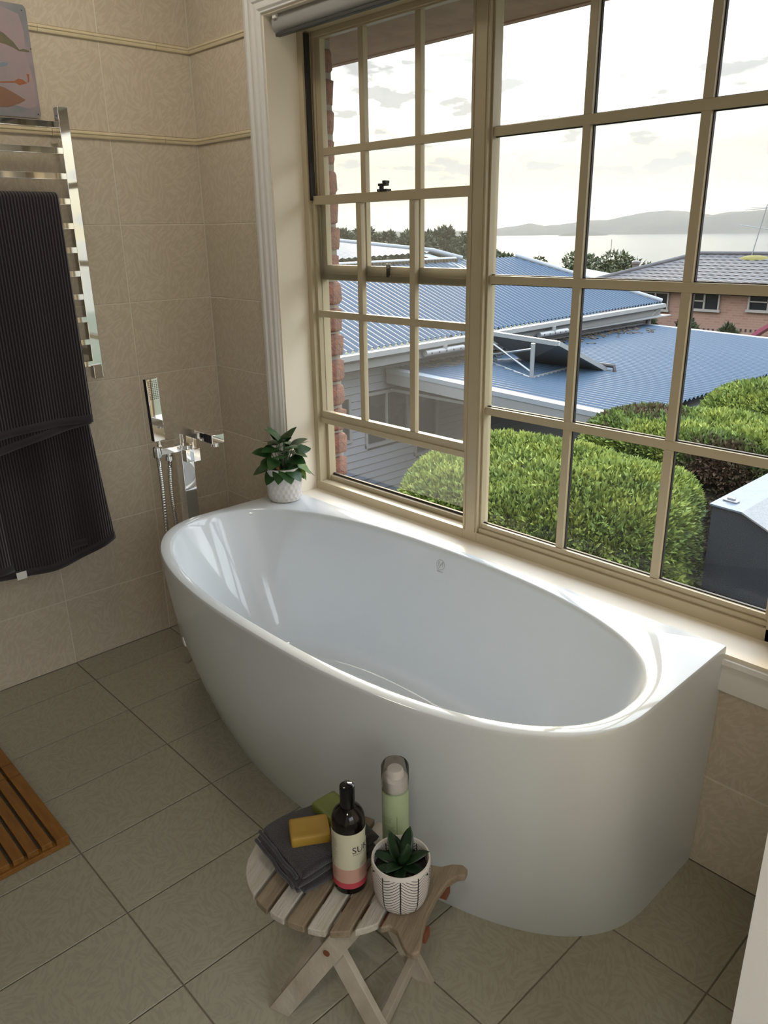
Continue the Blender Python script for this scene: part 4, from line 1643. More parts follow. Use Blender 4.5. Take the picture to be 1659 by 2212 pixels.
for x in (MX_ - 0.012, MX_ - 0.36, MX_ - 0.70):
    obj('cross_bar', MB().box(x - 0.012, x + 0.012, yend, MY_, 0.0, 0.0132), 'bamboo', duck, bevel=0.001, world=True)
# ================================================================== outside
mat('roof_blue', (0.030, 0.050, 0.077), 0.5, spec=0.16, var=(0.027, 0.046, 0.072), vscale=0.8)
mat('roof_edge', (0.15, 0.165, 0.18), 0.5)
mat('gutter_white', (0.135, 0.137, 0.135), 0.5)
mat('board_white', (0.135, 0.142, 0.155), 0.6)
mat('dark_glass', (0.010, 0.012, 0.014), 0.15, spec=0.15)
mat('pvc', (0.17, 0.17, 0.17), 0.4)
mat('roof_litter', (0.05, 0.038, 0.025), 0.95)
mat('galv', (0.20, 0.21, 0.215), 0.35, metal=0.3)
mat('panel_back', (0.10, 0.105, 0.105), 0.5)
mat('lawn', (0.030, 0.038, 0.014), 0.95, var=(0.045, 0.045, 0.02), vscale=0.05)

# sheltered yard and slope down to the bay
GZ = -3.1
gm = MB()
rows = []
NAZ = 48
for d, z in ((0.5, GZ), (8, GZ), (20, GZ - 0.1), (34, GZ - 0.5), (60, -6.5), (120, -15), (250, -30), (420, -39.5), (640, -41)):
    rows.append([Vector((1.2 + d * math.sin(a), 0.33 + d * math.cos(a), z)) for a in np.linspace(-1.5, 1.5, NAZ)])
gm.rings(rows, closed=False)
struct(obj('ground', gm, 'lawn', smooth=80, fix=False), 'grassy ground falling away towards the bay', 'ground')


def corrugated(name, P0, U, V, W_, nrib, parent, m, amp=0.012, clip=None):
    """sheet from P0, ribs running along unit vector U (length W_), repeated along V (vector to far side)"""
    U, V = Vector(U), Vector(V)
    Nn = U.normalized().cross(V).normalized()
    if Nn.z < 0:
        Nn = -Nn
    ns = nrib * 6
    a_, b_ = [], []
    for i in range(ns + 1):
        t = i / ns
        u0, u1 = clip(t) if clip else (0.0, 1.0)
        off = Nn * amp * math.sin(2 * PI * nrib * t)
        a_.append(P0 + V * t + U * u0 + off)
        b_.append(P0 + V * t + U * u1 + off)
    mb = MB().rings([a_, b_], closed=False)
    o = obj(name, mb, m, parent, smooth=70, world=True, fix=False)
    return o


LY0, LY1 = 6.5, 14.0
LX0, LX1 = -5.92, -1.95


def lz_(x):
    return -0.503 - 0.034 * (x + 6.38)


def lroof(x, y, h=0.0):
    d = ray(x, y)
    t = (lz_(0) + h - EYE.z + 0.034 * (0 - EYE.x)) / (d.z + 0.034 * d.x)
    return EYE + d * t



# neighbouring house: upper roof, eave along Y at X = XE
XE0, XE1 = -5.45, -5.95
YN, YF = 1.0, 14.7
EZ = -0.10
PIT = 0.364
XR = -8.25
nb = thing('neighbour_house', 'white weatherboard house with a pale blue corrugated hip roof', 'house', (-6.6, 8.0, GZ))


def XEy(y):
    return XE0 + (XE1 - XE0) * (y - 5.0) / 9.7


EZR = EZ + PIT * (XEy(8) - XR)
# main slope: ribs run from eave up to ridge, clipped by the far hip
YH = YF - (XEy(YF) - XR) * 0.95


def main_clip(t):
    y = YN + (YF - YN) * t
    if y > YH:
        return (0.0, max(0.001, (YF - y) / (YF - YH)))
    return (0.0, 1.0)


rv = (YF - YN)
a_, b_ = [], []
NU = 112
ns = NU * 6
for i in range(ns + 1):
    t = i / ns
    y = YN + rv * t
    xe = XEy(y)
    u = main_clip(t)[1]
    off = 0.022 * math.sin(2 * PI * NU * t)
    a_.append(Vector((xe, y, EZ + off)))
    b_.append(Vector((xe + (XR - xe) * u, y, EZ + (EZR - EZ) * u + off)))
obj('roof_sheet', MB().rings([a_, b_], closed=False), 'roof_blue', nb, smooth=70, world=True, fix=False)
# hip end beyond and rear slope
mb = MB().add([(XEy(YF), YF, EZ), (XR, YH, EZR), (-11.0, YF, EZ)], [(0, 2, 1)])
mb.add([(XR, YN, EZR), (XR, YH, EZR), (-11.0, YF, EZ), (-11.0, YN, EZ)], [(0, 1, 2, 3)])
obj('roof_rear', mb, 'roof_blue', nb, world=True, fix=False)
# flashing over the far hip and across the slope
hipA, hipB = Vector((XEy(YF), YF, EZ + .02)), Vector((XR, YH, EZR + .03))
obj('hip_cap', MB().tube([hipA, hipB], 0.055, 8), 'roof_edge', nb, smooth=60, world=True)


def slope_pt(x, y):
    """sight line to the main roof plane"""
    d = ray(x, y)
    xe = -5.7
    t = (EZ + PIT * (xe - EYE.x) - EYE.z) / (d.z + PIT * d.x)
    return EYE + d * t


fa, fb = slope_pt(905, 550), slope_pt(1040, 593)
dr = (fb - fa)
sd = dr.cross(Vector((PIT, 0, 1))).normalized() * 0.13
up_ = Vector((PIT, 0, 1)).normalized() * 0.035
obj('roof_flashing', MB().add([fa - sd + up_, fa + sd + up_, fb + sd + up_, fb - sd + up_], [(0, 1, 2, 3)]), 'roof_edge', nb, world=True, fix=False)
# ridge capping with scalloped edge
rc = MB()
rc.tube([(XR, YN, EZR + .015), (XR, 10.6, EZR + .015)], 0.05, 8)
obj('ridge_cap', rc, 'roof_edge', nb, smooth=60, world=True)
sca = MB()
for k in range(60):
    y = 5.5 + k * 0.085
    sca.box(XR + 0.05, XR + 0.10, y, y + 0.04, EZR - 0.03, EZR + 0.035)
obj('closure_strip', sca, 'roof_litter', nb, world=True)['kind'] = 'stuff'
# second, higher roof behind the ridge
s1, s2 = on(726, 522, 0, -11.6), on(936, 544, 0, -8.6)
q0 = Vector((XR - .02, 3.0, EZR)), Vector((XR - .02, 10.5, EZR))
r2v = s1 + (s1 - s2).normalized() * 0.0
A_, B_, C_, D_ = Vector((XR, 1.0, EZR - .02)), Vector((s2.x, s2.y, s2.z)), Vector((s1.x, s1.y, s1.z)), Vector((-12.5, 1.0, s1.z + .1))
nr = 60
ra, rb = [], []
for i in range(nr * 4 + 1):
    t = i / (nr * 4)
    off = Vector((0, 0, 0.012 * math.sin(2 * PI * nr * t)))
    ra.append(A_.lerp(B_, t) + off)
    rb.append(D_.lerp(C_, t) + off)
obj('rear_roof_sheet', MB().rings([ra, rb], closed=False), 'roof_blue', nb, smooth=70, world=True, fix=False)
obj('rear_hip_cap', MB().tube([C_ + Vector((0, 0, .02)), B_ + Vector((0, 0, .02)), Vector((XR, 10.8, EZR + .03))], 0.05, 8), 'roof_edge', nb, smooth=60, world=True)
# gutter and fascia
gt = MB()
for (y0, y1) in ((YN, YF),):
    e0, e1 = Vector((XEy(y0), y0, 0)), Vector((XEy(y1), y1, 0))
    gp = [(0.0, EZ - 0.02), (0.11, EZ - 0.03), (0.12, EZ - 0.10), (0.06, EZ - 0.135), (0.0, EZ - 0.135)]
    gt.rings([[Vector((e.x + x, e.y, z)) for x, z in gp] for e in (e0, e1)], True, True, True)
obj('gutter', gt, 'gutter_white', nb, world=True)
fs_ = MB()
e0, e1 = Vector((XEy(YN), YN, 0)), Vector((XEy(YF), YF, 0))
fs_.hexa([(e0.x - .03, e0.y, EZ - .26), (e0.x, e0.y, EZ - .26), (e1.x, e1.y, EZ - .26), (e1.x - .03, e1.y, EZ - .26)], [(e0.x - .03, e0.y, EZ - .03), (e0.x, e0.y, EZ - .03), (e1.x, e1.y, EZ - .03), (e1.x - .03, e1.y, EZ - .03)])
obj('fascia', fs_, 'gutter_white', nb, world=True)
WXF = -6.0
obj('soffit', MB().box(WXF - .2, XE1 + 0.25, YN, YF, EZ - 0.27, EZ - 0.25), 'gutter_white', nb, world=True)
# wall core and weatherboards, each board its own piece
obj('wall_core', MB().box(WXF - 0.4, WXF - 0.02, YN, YF - 0.4, GZ, EZ - 0.26), mat('board_gap_shade', (0.02, 0.02, 0.022), 0.9), nb, world=True)  # core coloured near-black to paint the shadow lines between boards
wins = [(5.32, 5.74, -1.47, -0.86), (6.10, 6.95, -1.62, -0.88), (7.15, 7.62, -1.95, -0.86)]
k = 0
z = EZ - 0.27
while z > GZ:
    z0 = z - 0.112
    segs = [(YN, YF - 0.4)]
    for (ya, yb, za, zb2) in wins:
        if z0 < zb2 and z > za:
            ns_ = []
            for (p0, p1) in segs:
                if yb <= p0 or ya >= p1:
                    ns_.append((p0, p1))
                else:
                    ns_ += [(p0, ya), (yb, p1)]
            segs = ns_
    for (p0, p1) in segs:
        b = MB().add([(WXF - .02, p0, z0 + .010), (WXF + .030, p0, z0 + .010), (WXF + .012, p0, z), (WXF - .02, p0, z),
                      (WXF - .02, p1, z0 + .010), (WXF + .030, p1, z0 + .010), (WXF + .012, p1, z), (WXF - .02, p1, z)],
                     [(0, 1, 2, 3), (7, 6, 5, 4), (0, 4, 5, 1), (1, 5, 6, 2), (2, 6, 7, 3), (3, 7, 4, 0)])
        obj('weatherboard', b, 'board_white', nb, world=True, fix=False)
    z = z0
for (ya, yb, za, zb2) in wins:
    wf = MB()
    t_ = 0.045
    wf.box(WXF, WXF + .05, ya - t_, ya, za - t_, zb2 + t_).box(WXF, WXF + .05, yb, yb + t_, za - t_, zb2 + t_).box(WXF, WXF + .05, ya, yb, zb2, zb2 + t_).box(WXF, WXF + .06, ya - t_, yb + t_, za - t_, za)
    f_ = obj('window_frame', wf, 'gutter_white', nb, world=True)
    obj('pane', MB().box(WXF - .015, WXF - .005, ya, yb, za, zb2), 'dark_glass', f_)
    if yb - ya > 0.6:
        obj('glazing_bar', MB().box(WXF - .005, WXF + .02, (ya + yb) / 2 - .02, (ya + yb) / 2 + .02, za, zb2), 'gutter_white', f_)
# rainwater spreader pipes below the gutter
for (sx_, sy_) in ((960, 757), (1195, 719)):
    c = on(sx_, sy_, 0, -5.45)
    c = on(sx_, sy_, 0, XEy(c.y) + 0.10)
    sp_ = obj('spreader_pipe', MB().tube([c + Vector((0, -.42, 0)), c + Vector((0, .42, 0))], 0.048, 12), 'pvc', nb, smooth=60, world=True)
    obj('drop_pipe', MB().tube([c, Vector((c.x, c.y, EZ - .10))], 0.045, 12), 'pvc', nb, smooth=60, world=True)
    ho = MB()
    for k in range(5):
        ho.lathe([(0.014, 0), (0.014, .004)], 8, Matrix.Translation(c + Vector((.046, -.32 + .16 * k, 0.0))) @ Matrix.Rotation(PI / 2, 4, 'Y'))
    obj('outlet_holes', ho, 'black_rubber', sp_)['kind'] = 'stuff'
# far corner downpipe
obj('downpipe', MB().tube([(XE1 + .05, YF - .15, EZ - .10), (XE1 - .02, YF - .3, EZ - .22), (WXF + .06, YF - .5, EZ - .30), (WXF + .06, YF - .5, -1.5)], 0.05, 10), 'gutter_white', nb, smooth=60, world=True)

# lower roof, a near-flat extension in front of that house
lr = thing('patio_roof', 'wide near-flat pale blue corrugated patio roof beside the weatherboard house', 'roof', ((LX0 + LX1) / 2, 10.2, GZ))
a_, b_ = [], []
NR = 66
for i in range(NR * 6 + 1):
    t = i / (NR * 6)
    y = LY0 + (LY1 - LY0) * t
    off = 0.018 * math.sin(2 * PI * NR * t)
    a_.append(Vector((LX0, y, lz_(LX0) + off)))
    b_.append(Vector((LX1, y, lz_(LX1) + off)))
obj('roof_sheet', MB().rings([a_, b_], closed=False), 'roof_blue', lr, smooth=70, world=True, fix=False)
for (y, nm) in ((LY0, 'barge_board'), (LY1, 'barge_board')):
    obj(nm, MB().hexa([(LX0, y - .04, lz_(LX0) - .20), (LX1, y - .04, lz_(LX1) - .20), (LX1, y + .03, lz_(LX1) - .20), (LX0, y + .03, lz_(LX0) - .20)],
                      [(LX0, y - .04, lz_(LX0) - .0), (LX1, y - .04, lz_(LX1) - .0), (LX1, y + .03, lz_(LX1) - .0), (LX0, y + .03, lz_(LX0) - .0)]), 'gutter_white', lr, world=True)
    obj('edge_flashing', MB().hexa([(LX0, y - .05, lz_(LX0) - .045), (LX1, y - .05, lz_(LX1) - .045), (LX1, y + .10, lz_(LX1) + .008), (LX0, y + .10, lz_(LX0) + .008)],
                                   [(LX0, y - .05, lz_(LX0) + .018), (LX1, y - .05, lz_(LX1) + .018), (LX1, y + .10, lz_(LX1) + .020), (LX0, y + .10, lz_(LX0) + .020)]), 'roof_edge', lr, world=True)
obj('ceiling_lining', MB().box(LX0, LX1 - .1, LY0 + .05, LY1 - .05, lz_(LX1) - .20, lz_(LX1) - .16), 'gutter_white', lr, world=True)
for (x, y) in ((LX1 - .2, LY0 + .2), (LX1 - .2, LY1 - .2), (-4.0, LY1 - .2), (-2.6, LY0 + 1.9)):
    obj('post', MB().box(x - .05, x + .05, y - .05, y + .05, GZ, lz_(LX1) - .18), 'gutter_white', lr, world=True)
obj('back_screen', MB().box(LX0, LX1, LY1 - .12, LY1 - .06, GZ, -0.8), mat('fence_grey', (0.045, 0.047, 0.05), 0.8), lr, world=True)
q = random.Random(4)
lit = MB()
for i in range(260):
    y = q.uniform(LY0 + .3, LY1 - .5)
    x = LX0 + abs(q.gauss(0.0, 0.22)) + 0.05
    a = q.uniform(0, PI)
    l = q.uniform(.03, .10)
    M = Matrix.Translation((x, y, lz_(x) + .016)) @ Matrix.Rotation(a, 4, 'Z')
    lit.box(-l, l, -.012, .012, 0, .008, M)
lt_ = obj('leaf_litter', lit, 'roof_litter', lr, world=True)
lt_['kind'] = 'stuff'

# solar water panel on its frame on the lower roof
sol = thing('solar_panel', 'tilted solar panel on a metal frame standing on the patio roof', 'solar panel', (-3.6, 8.2, -0.62))


foot = lroof(1148, 817)
d_ = ray(1159, 737)
k_ = ((foot.x - EYE.x) * d_.x + (foot.y - EYE.y) * d_.y) / (d_.x ** 2 + d_.y ** 2)
ltop = EYE.z + d_.z * k_
lowN, lowL = lroof(1308, 793, 0.05), lroof(1137, 773, 0.05)
mid = on(1207, 737, 2, ltop)
hiL = on(1050, 713, 2, ltop)
pl = [lowN, lowL, hiL, mid]
pn = (pl[1] - pl[0]).cross(pl[3] - pl[0]).normalized()
if pn.z < 0:
    pn = -pn
th = pn * 0.07
obj('panel', MB().hexa([p - th for p in pl], pl), 'panel_back', sol, world=True)
fr = MB()
for i in range(4):
    a, b = pl[i], pl[(i + 1) % 4]
    fr.tube([a - th * .5, b - th * .5], 0.045, 4)
obj('panel_rim', fr, 'galv', sol, world=True)
obj('pipe_elbow', MB().tube([lowN + Vector((-.1, 0, .03)), lowN + Vector((.14, 0, .03)), lowN + Vector((.16, 0, -.06))], 0.03, 8), 'black_rubber', sol, smooth=60, world=True)
ltp = Vector((foot.x, foot.y, ltop - .03))
foot2 = Vector((hiL.x, hiL.y, lz_(hiL.x)))
obj('leg', MB().tube([foot, ltp], 0.032, 8), 'galv', sol, smooth=60, world=True)
obj('leg', MB().tube([foot2, hiL - th], 0.032, 8), 'galv', sol, smooth=60, world=True)
obj('cross_brace', MB().tube([foot + Vector((0, 0, .08)), hiL - th + Vector((0, 0, -.05))], 0.017, 6), 'galv', sol, smooth=60, world=True)
obj('cross_brace', MB().tube([foot2 + Vector((0, 0, .08)), ltp + Vector((0, 0, -.08))], 0.017, 6), 'galv', sol, smooth=60, world=True)
obj('base_rail', MB().tube([foot, foot2], 0.022, 6), 'galv', sol, smooth=60, world=True)
obj('base_rail', MB().tube([foot, lowN.lerp(lowL, .35) + Vector((0, 0, -.03))], 0.022, 6), 'galv', sol, smooth=60, world=True)
obj('base_rail', MB().tube([foot2, lowL + Vector((0, 0, -.03))], 0.022, 6), 'galv', sol, smooth=60, world=True)
obj('base_rail', MB().tube([lowN + Vector((0, 0, -.03)), lowL + Vector((0, 0, -.03))], 0.022, 6), 'galv', sol, smooth=60, world=True)


# ------------------------------------------------------------------ foliage
def leaf_material(name, ramp):
    m = bpy.data.materials.new(name)
    m.use_nodes = True
    nt = m.node_tree
    b = nt.nodes['Principled BSDF']
    at = nt.nodes.new('ShaderNodeAttribute')
    at.attribute_name = 'tone'
    r = nt.nodes.new('ShaderNodeValToRGB')
    e = r.color_ramp.elements
    e[0].position, e[0].color = ramp[0][0], (*ramp[0][1], 1)
    e[1].position, e[1].color = ramp[-1][0], (*ramp[-1][1], 1)
    for p_, c_ in ramp[1:-1]:
        k_ = e.new(p_)
        k_.color = (*c_, 1)
    nt.links.new(at.outputs['Fac'], r.inputs[0])
    nt.links.new(r.outputs[0], b.inputs['Base Color'])
    b.inputs['Roughness'].default_value = 0.6
    b.inputs['Specular IOR Level'].default_value = 0.2
    MATS[name] = m


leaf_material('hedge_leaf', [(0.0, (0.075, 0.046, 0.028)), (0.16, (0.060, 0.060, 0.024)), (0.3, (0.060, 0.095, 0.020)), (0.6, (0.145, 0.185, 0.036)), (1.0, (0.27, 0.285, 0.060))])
leaf_material('tree_leaf', [(0.0, (0.020, 0.024, 0.012)), (0.6, (0.040, 0.048, 0.022)), (1.0, (0.075, 0.080, 0.035))])
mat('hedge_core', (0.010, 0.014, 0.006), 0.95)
mat('bark', (0.06, 0.045, 0.035), 0.9)


def lump(x, y, s):
    return (math.sin(x * 1.7 + s) * math.cos(y * 2.1 + 1.3 * s) + 0.5 * math.sin(x * 4.3 + 2 * s + y * 1.1) * math.cos(y * 3.7 - s))


def foliage_mesh(name, P, Nrm, size, tone, seed, blades=3, spread=0.9):
    """small pointed sprays standing off a surface; P (n,3), Nrm (n,3)"""
    g = np.random.default_rng(seed)
    n = len(P)
    P = np.repeat(P, blades, 0)
    Nn = np.repeat(Nrm, blades, 0)
    tn = np.repeat(tone, blades)
    d = Nn + g.normal(0, spread, (n * blades, 3)) * 0.6 + np.array([0, 0, 0.25])
    d /= np.linalg.norm(d, axis=1, keepdims=True)
    s_ = np.cross(d, g.normal(0, 1, (n * blades, 3)))
    s_ /= np.linalg.norm(s_, axis=1, keepdims=True) + 1e-9
    L_ = (size * g.uniform(0.6, 1.4, n * blades))[:, None]
    w = L_ * 0.20
    v = np.stack([P - d * L_ * .2, P + d * L_ * .45 + s_ * w, P + d * L_, P + d * L_ * .45 - s_ * w], 1).reshape(-1, 3)
    me = bpy.data.meshes.new(name)
    m = n * blades
    me.vertices.add(4 * m)
    me.vertices.foreach_set('co', v.astype(np.float32).ravel())
    me.loops.add(4 * m)
    me.loops.foreach_set('vertex_index', np.arange(4 * m, dtype=np.int32))
    me.polygons.add(m)
    me.polygons.foreach_set('loop_start', np.arange(0, 4 * m, 4, dtype=np.int32))
    me.polygons.foreach_set('loop_total', np.full(m, 4, dtype=np.int32))
    me.update()
    at = me.attributes.new('tone', 'FLOAT', 'FACE')
    at.data.foreach_set('value', np.clip(tn + g.normal(0, .10, m), 0, 1).astype(np.float32))
    return me


def hedge(label, cx, cy, hx, hy, rz, ztop, n, seed, size, brown=0.0, top_tilt=0.0):
    t = thing('hedge', label, 'hedge', (cx, cy, GZ), rz)
    g = np.random.default_rng(seed)

    def surf(u, v):
        # u: angle around, v: 0 top centre .. 1 foot
        c, s_ = math.cos(u), math.sin(u)
        r = (abs(c) ** 3.2 + abs(s_) ** 3.2) ** (-1 / 3.2)
        k = min(1, v / 0.62)
        rad = math.sin(k * PI / 2) ** 0.85
        x, y = hx * r * c * rad, hy * r * s_ * rad
        h = ztop - GZ
        if v < 0.62:
            z = h - 0.34 * (1 - math.cos(k * PI / 2)) ** 1.6
        else:
            z = (h - 0.34) * (1 - (v - 0.62) / 0.38)
        z += top_tilt * x
        lm = lump(x * 1.6, y * 1.6, seed) * 0.055
        z += lm * (1 if v < 0.62 else 0.4)
        x += 0.05 * math.sin(3 * z + y * 2 + seed) * rad
        y += 0.05 * math.sin(3.4 * z + x * 2 - seed) * rad
        return (x, y, max(0.0, z))

    rs = []
    for v in list(np.linspace(0.02, 0.62, 16)) + list(np.linspace(0.68, 1.0, 8)):
        rs.append([Vector(surf(2 * PI * i / 64, v)) * 1 for i in range(64)])
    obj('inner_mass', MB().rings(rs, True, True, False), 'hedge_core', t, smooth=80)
    us, vs_ = g.uniform(0, 2 * PI, n), np.sqrt(g.uniform(0.0, 0.62 ** 2 * 1.75, n))
    P = np.array([surf(a, b) for a, b in zip(us, vs_)])
    e = 0.02
    Pu = np.array([surf(a + e, b) for a, b in zip(us, vs_)])
    Pv = np.array([surf(a, b + e) for a, b in zip(us, vs_)])
    Nn = np.cross(Pv - P, Pu - P)
    Nn /= np.linalg.norm(Nn, axis=1, keepdims=True) + 1e-9
    fl = (Nn * np.stack([P[:, 0], P[:, 1], np.ones(n)], 1)).sum(1) < 0
    Nn[fl] *= -1
    cl_ = np.array([lump(p[0] * 5 + 3, p[1] * 5 + p[2] * 4, seed + 2) for p in P])
    big = np.array([lump(p[0] * 1.3, p[1] * 1.3 + p[2], seed + 5) for p in P])
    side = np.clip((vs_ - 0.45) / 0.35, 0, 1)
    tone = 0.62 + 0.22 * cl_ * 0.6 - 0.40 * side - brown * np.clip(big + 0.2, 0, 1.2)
    P = P + Nn * g.uniform(-0.03, 0.05, n)[:, None]
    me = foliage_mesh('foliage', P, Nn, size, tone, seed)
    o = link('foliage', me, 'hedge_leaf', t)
    o['kind'] = 'stuff'
    return t


hedge('clipped bright green hedge block nearest the bathroom window', -1.20, 3.90, 1.19, 0.98, 0.22, -0.50, 52000, 3, 0.052)
h2 = on(1480, 905, 2, -0.45)
hedge('clipped hedge block with rusty brown tips behind the nearest hedge', -0.80, 6.12, 1.18, 0.70, 0.10, -0.47, 32000, 5, 0.060, brown=0.5)
hedge('tall rounded green hedge block farthest from the window', -0.42, 8.05, 1.22, 0.85, 0.05, -0.30, 32000, 8, 0.065, brown=0.12, top_tilt=0.12)

# ------------------------------------------------------------------ covered trailer by the hedge
mat('trailer_dark', (0.016, 0.018, 0.023), 0.7, spec=0.15)
mat('trailer_alu', (0.075, 0.095, 0.12), 0.3, var=(0.055, 0.07, 0.09), vscale=25)
mat('trailer_cover', (0.13, 0.13, 0.13), 0.55, var=(0.09, 0.09, 0.09), vscale=70)
b0 = on(1540, 1087, 2, -0.50)
b1 = on(1605, 1105, 2, -0.50)
b2 = on(1659, 1025, 2, -0.50)
dx = (b1 - b0)
dyv = Vector((b2.x - b0.x, b2.y - b0.y, 0)).normalized()
dxv = Vector((dx.x, dx.y, 0)).normalized()
tr = thing('canopy_trailer', 'dark box trailer with an aluminium top parked beside the hedge', 'trailer', (b0.x + 0.5, b0.y + 0.8, GZ))
w1_, w2_, LN = dx.length, 0.95, 1.40
dn = Vector((0, 0, -0.26))


def quad_prism(a, b, c, d, zb, name, m):
    vs = [a, b, c, d]
    return obj(name, MB().hexa([Vector((p.x, p.y, zb)) for p in vs], vs), m, tr, world=True)


e0 = b0 + dyv * LN
e1 = b1 + dyv * LN
c1, ce1 = b1 + dxv * w2_ + dn * 1.4, e1 + dxv * w2_ + dn * 1.4
body = MB()
fz = GZ + 0.35
prf = [b0, b1, c1]
ins = [p + Vector((0, 0, -.012)) for p in prf]
ine = [p + dyv * LN + Vector((0, 0, -.012)) for p in prf]
lowf = [Vector((b0.x, b0.y, fz)), Vector((c1.x, c1.y, fz))]
lowe = [p + dyv * LN for p in lowf]
fpoly = [lowf[0], lowf[1], ins[2], ins[1], ins[0]]
bpoly = [lowe[0], lowe[1], ine[2], ine[1], ine[0]]
body.add(fpoly + bpoly, [(0, 1, 2, 3, 4), (9, 8, 7, 6, 5)] + [(i, (i + 1) % 5, 5 + (i + 1) % 5, 5 + i) for i in range(5)])
obj('body', body, 'trailer_dark', tr, world=True)
ov = dyv * -0.02
obj('flat_top', MB().hexa([b0 + ov + Vector((-.015, 0, -.012)), b1 + ov + Vector((0, 0, -.012)), e1 + Vector((0, 0, -.012)), e0 + Vector((-.015, 0, -.012))], [b0 + ov + Vector((-.015, 0, 0)), b1 + ov, e1, e0 + Vector((-.015, 0, 0))]), 'trailer_alu', tr, world=True)
obj('sloping_cover', MB().hexa([b1 + ov + Vector((0, 0, -.012)), c1 + ov + Vector((0, 0, -.012)), ce1 + Vector((0, 0, -.012)), e1 + Vector((0, 0, -.012))], [b1 + ov, c1 + ov, ce1, e1]), 'trailer_cover', tr, world=True)
lc = on(1580, 1080, 2, -0.49)
lc = Vector((lc.x, lc.y, -0.50))
Ml = Matrix.Translation(lc) @ Matrix.Rotation(math.atan2(dxv.y, dxv.x), 4, 'Z')
hl = obj('hatch_latch', MB().box(-0.055, 0.055, -0.028, 0.028, 0, 0.012, Ml), 'pvc', tr, bevel=0.006, world=True)
obj('latch_ring', MB().box(-0.030, 0.030, -0.012, 0.012, 0.012, 0.028, Ml), 'galv', hl, bevel=0.003)
for s_ in (0.25, 0.75):
    c = b0.lerp(b0 + dyv * LN, s_)
    for off in (0.06, w1_ + w2_ - 0.06):
        p_ = c + dxv * off
        obj('wheel', MB().lathe([(0.05, -0.08), (0.30, -0.08), (0.33, -0.05), (0.33, 0.05), (0.30, 0.08), (0.05, 0.08)], 24, Matrix.Translation((p_.x, p_.y, GZ + 0.33)) @ Matrix.Rotation(math.atan2(dxv.y, dxv.x), 4, 'Z') @ Matrix.Rotation(PI / 2, 4, 'Y')), 'black_rubber', tr, smooth=40, world=True)


# ------------------------------------------------------------------ brick house with dark tiled roof
def brick_tex():
    m = bpy.data.materials.new('far_brick')
    m.use_nodes = True
    nt = m.node_tree
    b = nt.nodes['Principled BSDF']
    tc = nt.nodes.new('ShaderNodeTexCoord')
    mp = nt.nodes.new('ShaderNodeMapping')
    mp.inputs['Rotation'].default_value = (PI / 2, 0, 0)
    br = nt.nodes.new('ShaderNodeTexBrick')
    br.inputs['Color1'].default_value = (0.185, 0.105, 0.076, 1)
    br.inputs['Color2'].default_value = (0.125, 0.058, 0.042, 1)
    br.inputs['Mortar'].default_value = (0.19, 0.13, 0.10, 1)
    br.inputs['Scale'].default_value = 1.0
    br.inputs['Mortar Size'].default_value = 0.010
    br.inputs['Bias'].default_value = -0.5
    br.inputs['Brick Width'].default_value = 0.24
    br.inputs['Row Height'].default_value = 0.086
    nt.links.new(tc.outputs['Object'], mp.inputs[0])
    nt.links.new(mp.outputs[0], br.inputs['Vector'])
    nt.links.new(br.outputs['Color'], b.inputs['Base Color'])
    b.inputs['Roughness'].default_value = 0.9
    MATS['far_brick'] = m


brick_tex()
mat('roof_tile_dark', (0.030, 0.027, 0.028), 0.7, var=(0.045, 0.040, 0.040), vscale=2.5)
mat('moss', (0.10, 0.085, 0.015), 0.9)
HY = 26.0
EZb, RZb = -0.62, 0.40
XL, XRt = -15.2, 4.0
DEP = 6.6
bh = thing('brick_house', 'pink brick house with a dark tiled hip roof across the yard', 'house', (-6.0, HY + 4, -4.2))
obj('wall', MB().box(XL + .6, XRt, HY + .35, HY + DEP, -4.2, EZb), 'far_brick', bh, world=True)
# tiled slope: overlapping courses with rolled tiles
XRid = -12.2


def slope_pt2(s, x):
    return Vector((x, HY + s * DEP / 2, EZb + (RZb - EZb) * s))


courses = MB()
nc = 11
nx2 = 400
for c in range(nc):
    s0, s1 = c / nc, (c + 1) / nc
    xl0 = XL + (XRid - XL) * s0
    xl1 = XL + (XRid - XL) * s1
    lo, hi, lo2 = [], [], []
    for i in range(nx2 + 1):
        t = i / nx2
        x0 = xl0 + (XRt + .5 - xl0) * t
        x1 = xl1 + (XRt + .5 - xl1) * t
        w = 0.022 * abs(math.sin(x0 * PI / 0.30))
        lo.append(slope_pt2(s0, x0) + Vector((0, -.02, 0.026 + w)))
        lo2.append(slope_pt2(s0, x0) + Vector((0, -.02, 0.0)))
        hi.append(slope_pt2(s1, x1) + Vector((0, 0, 0.012 + w)))
    courses.rings([lo2, lo, hi], closed=False)
obj('roof_courses', courses, 'roof_tile_dark', bh, smooth=30, world=True, fix=False)
mb = MB().add([(XL, HY, EZb), (XRid, HY + DEP / 2, RZb), (XL, HY + DEP, EZb), (XRt + .5, HY + DEP, EZb), (XRt + .5, HY + DEP / 2, RZb)], [(0, 1, 2), (1, 4, 3, 2)])
obj('roof_rear', mb, 'roof_tile_dark', bh, world=True, fix=False)
obj('ridge_cap', MB().tube([(XRid, HY + DEP / 2, RZb + .04), (XRt + .5, HY + DEP / 2, RZb + .04)], 0.10, 8), 'roof_tile_dark', bh, smooth=60, world=True)
obj('hip_cap', MB().tube([(XL, HY, EZb + .04), (XRid, HY + DEP / 2, RZb + .04)], 0.10, 8), 'roof_tile_dark', bh, smooth=60, world=True)
mo = on(1620, 572, 1, HY + 2.6)
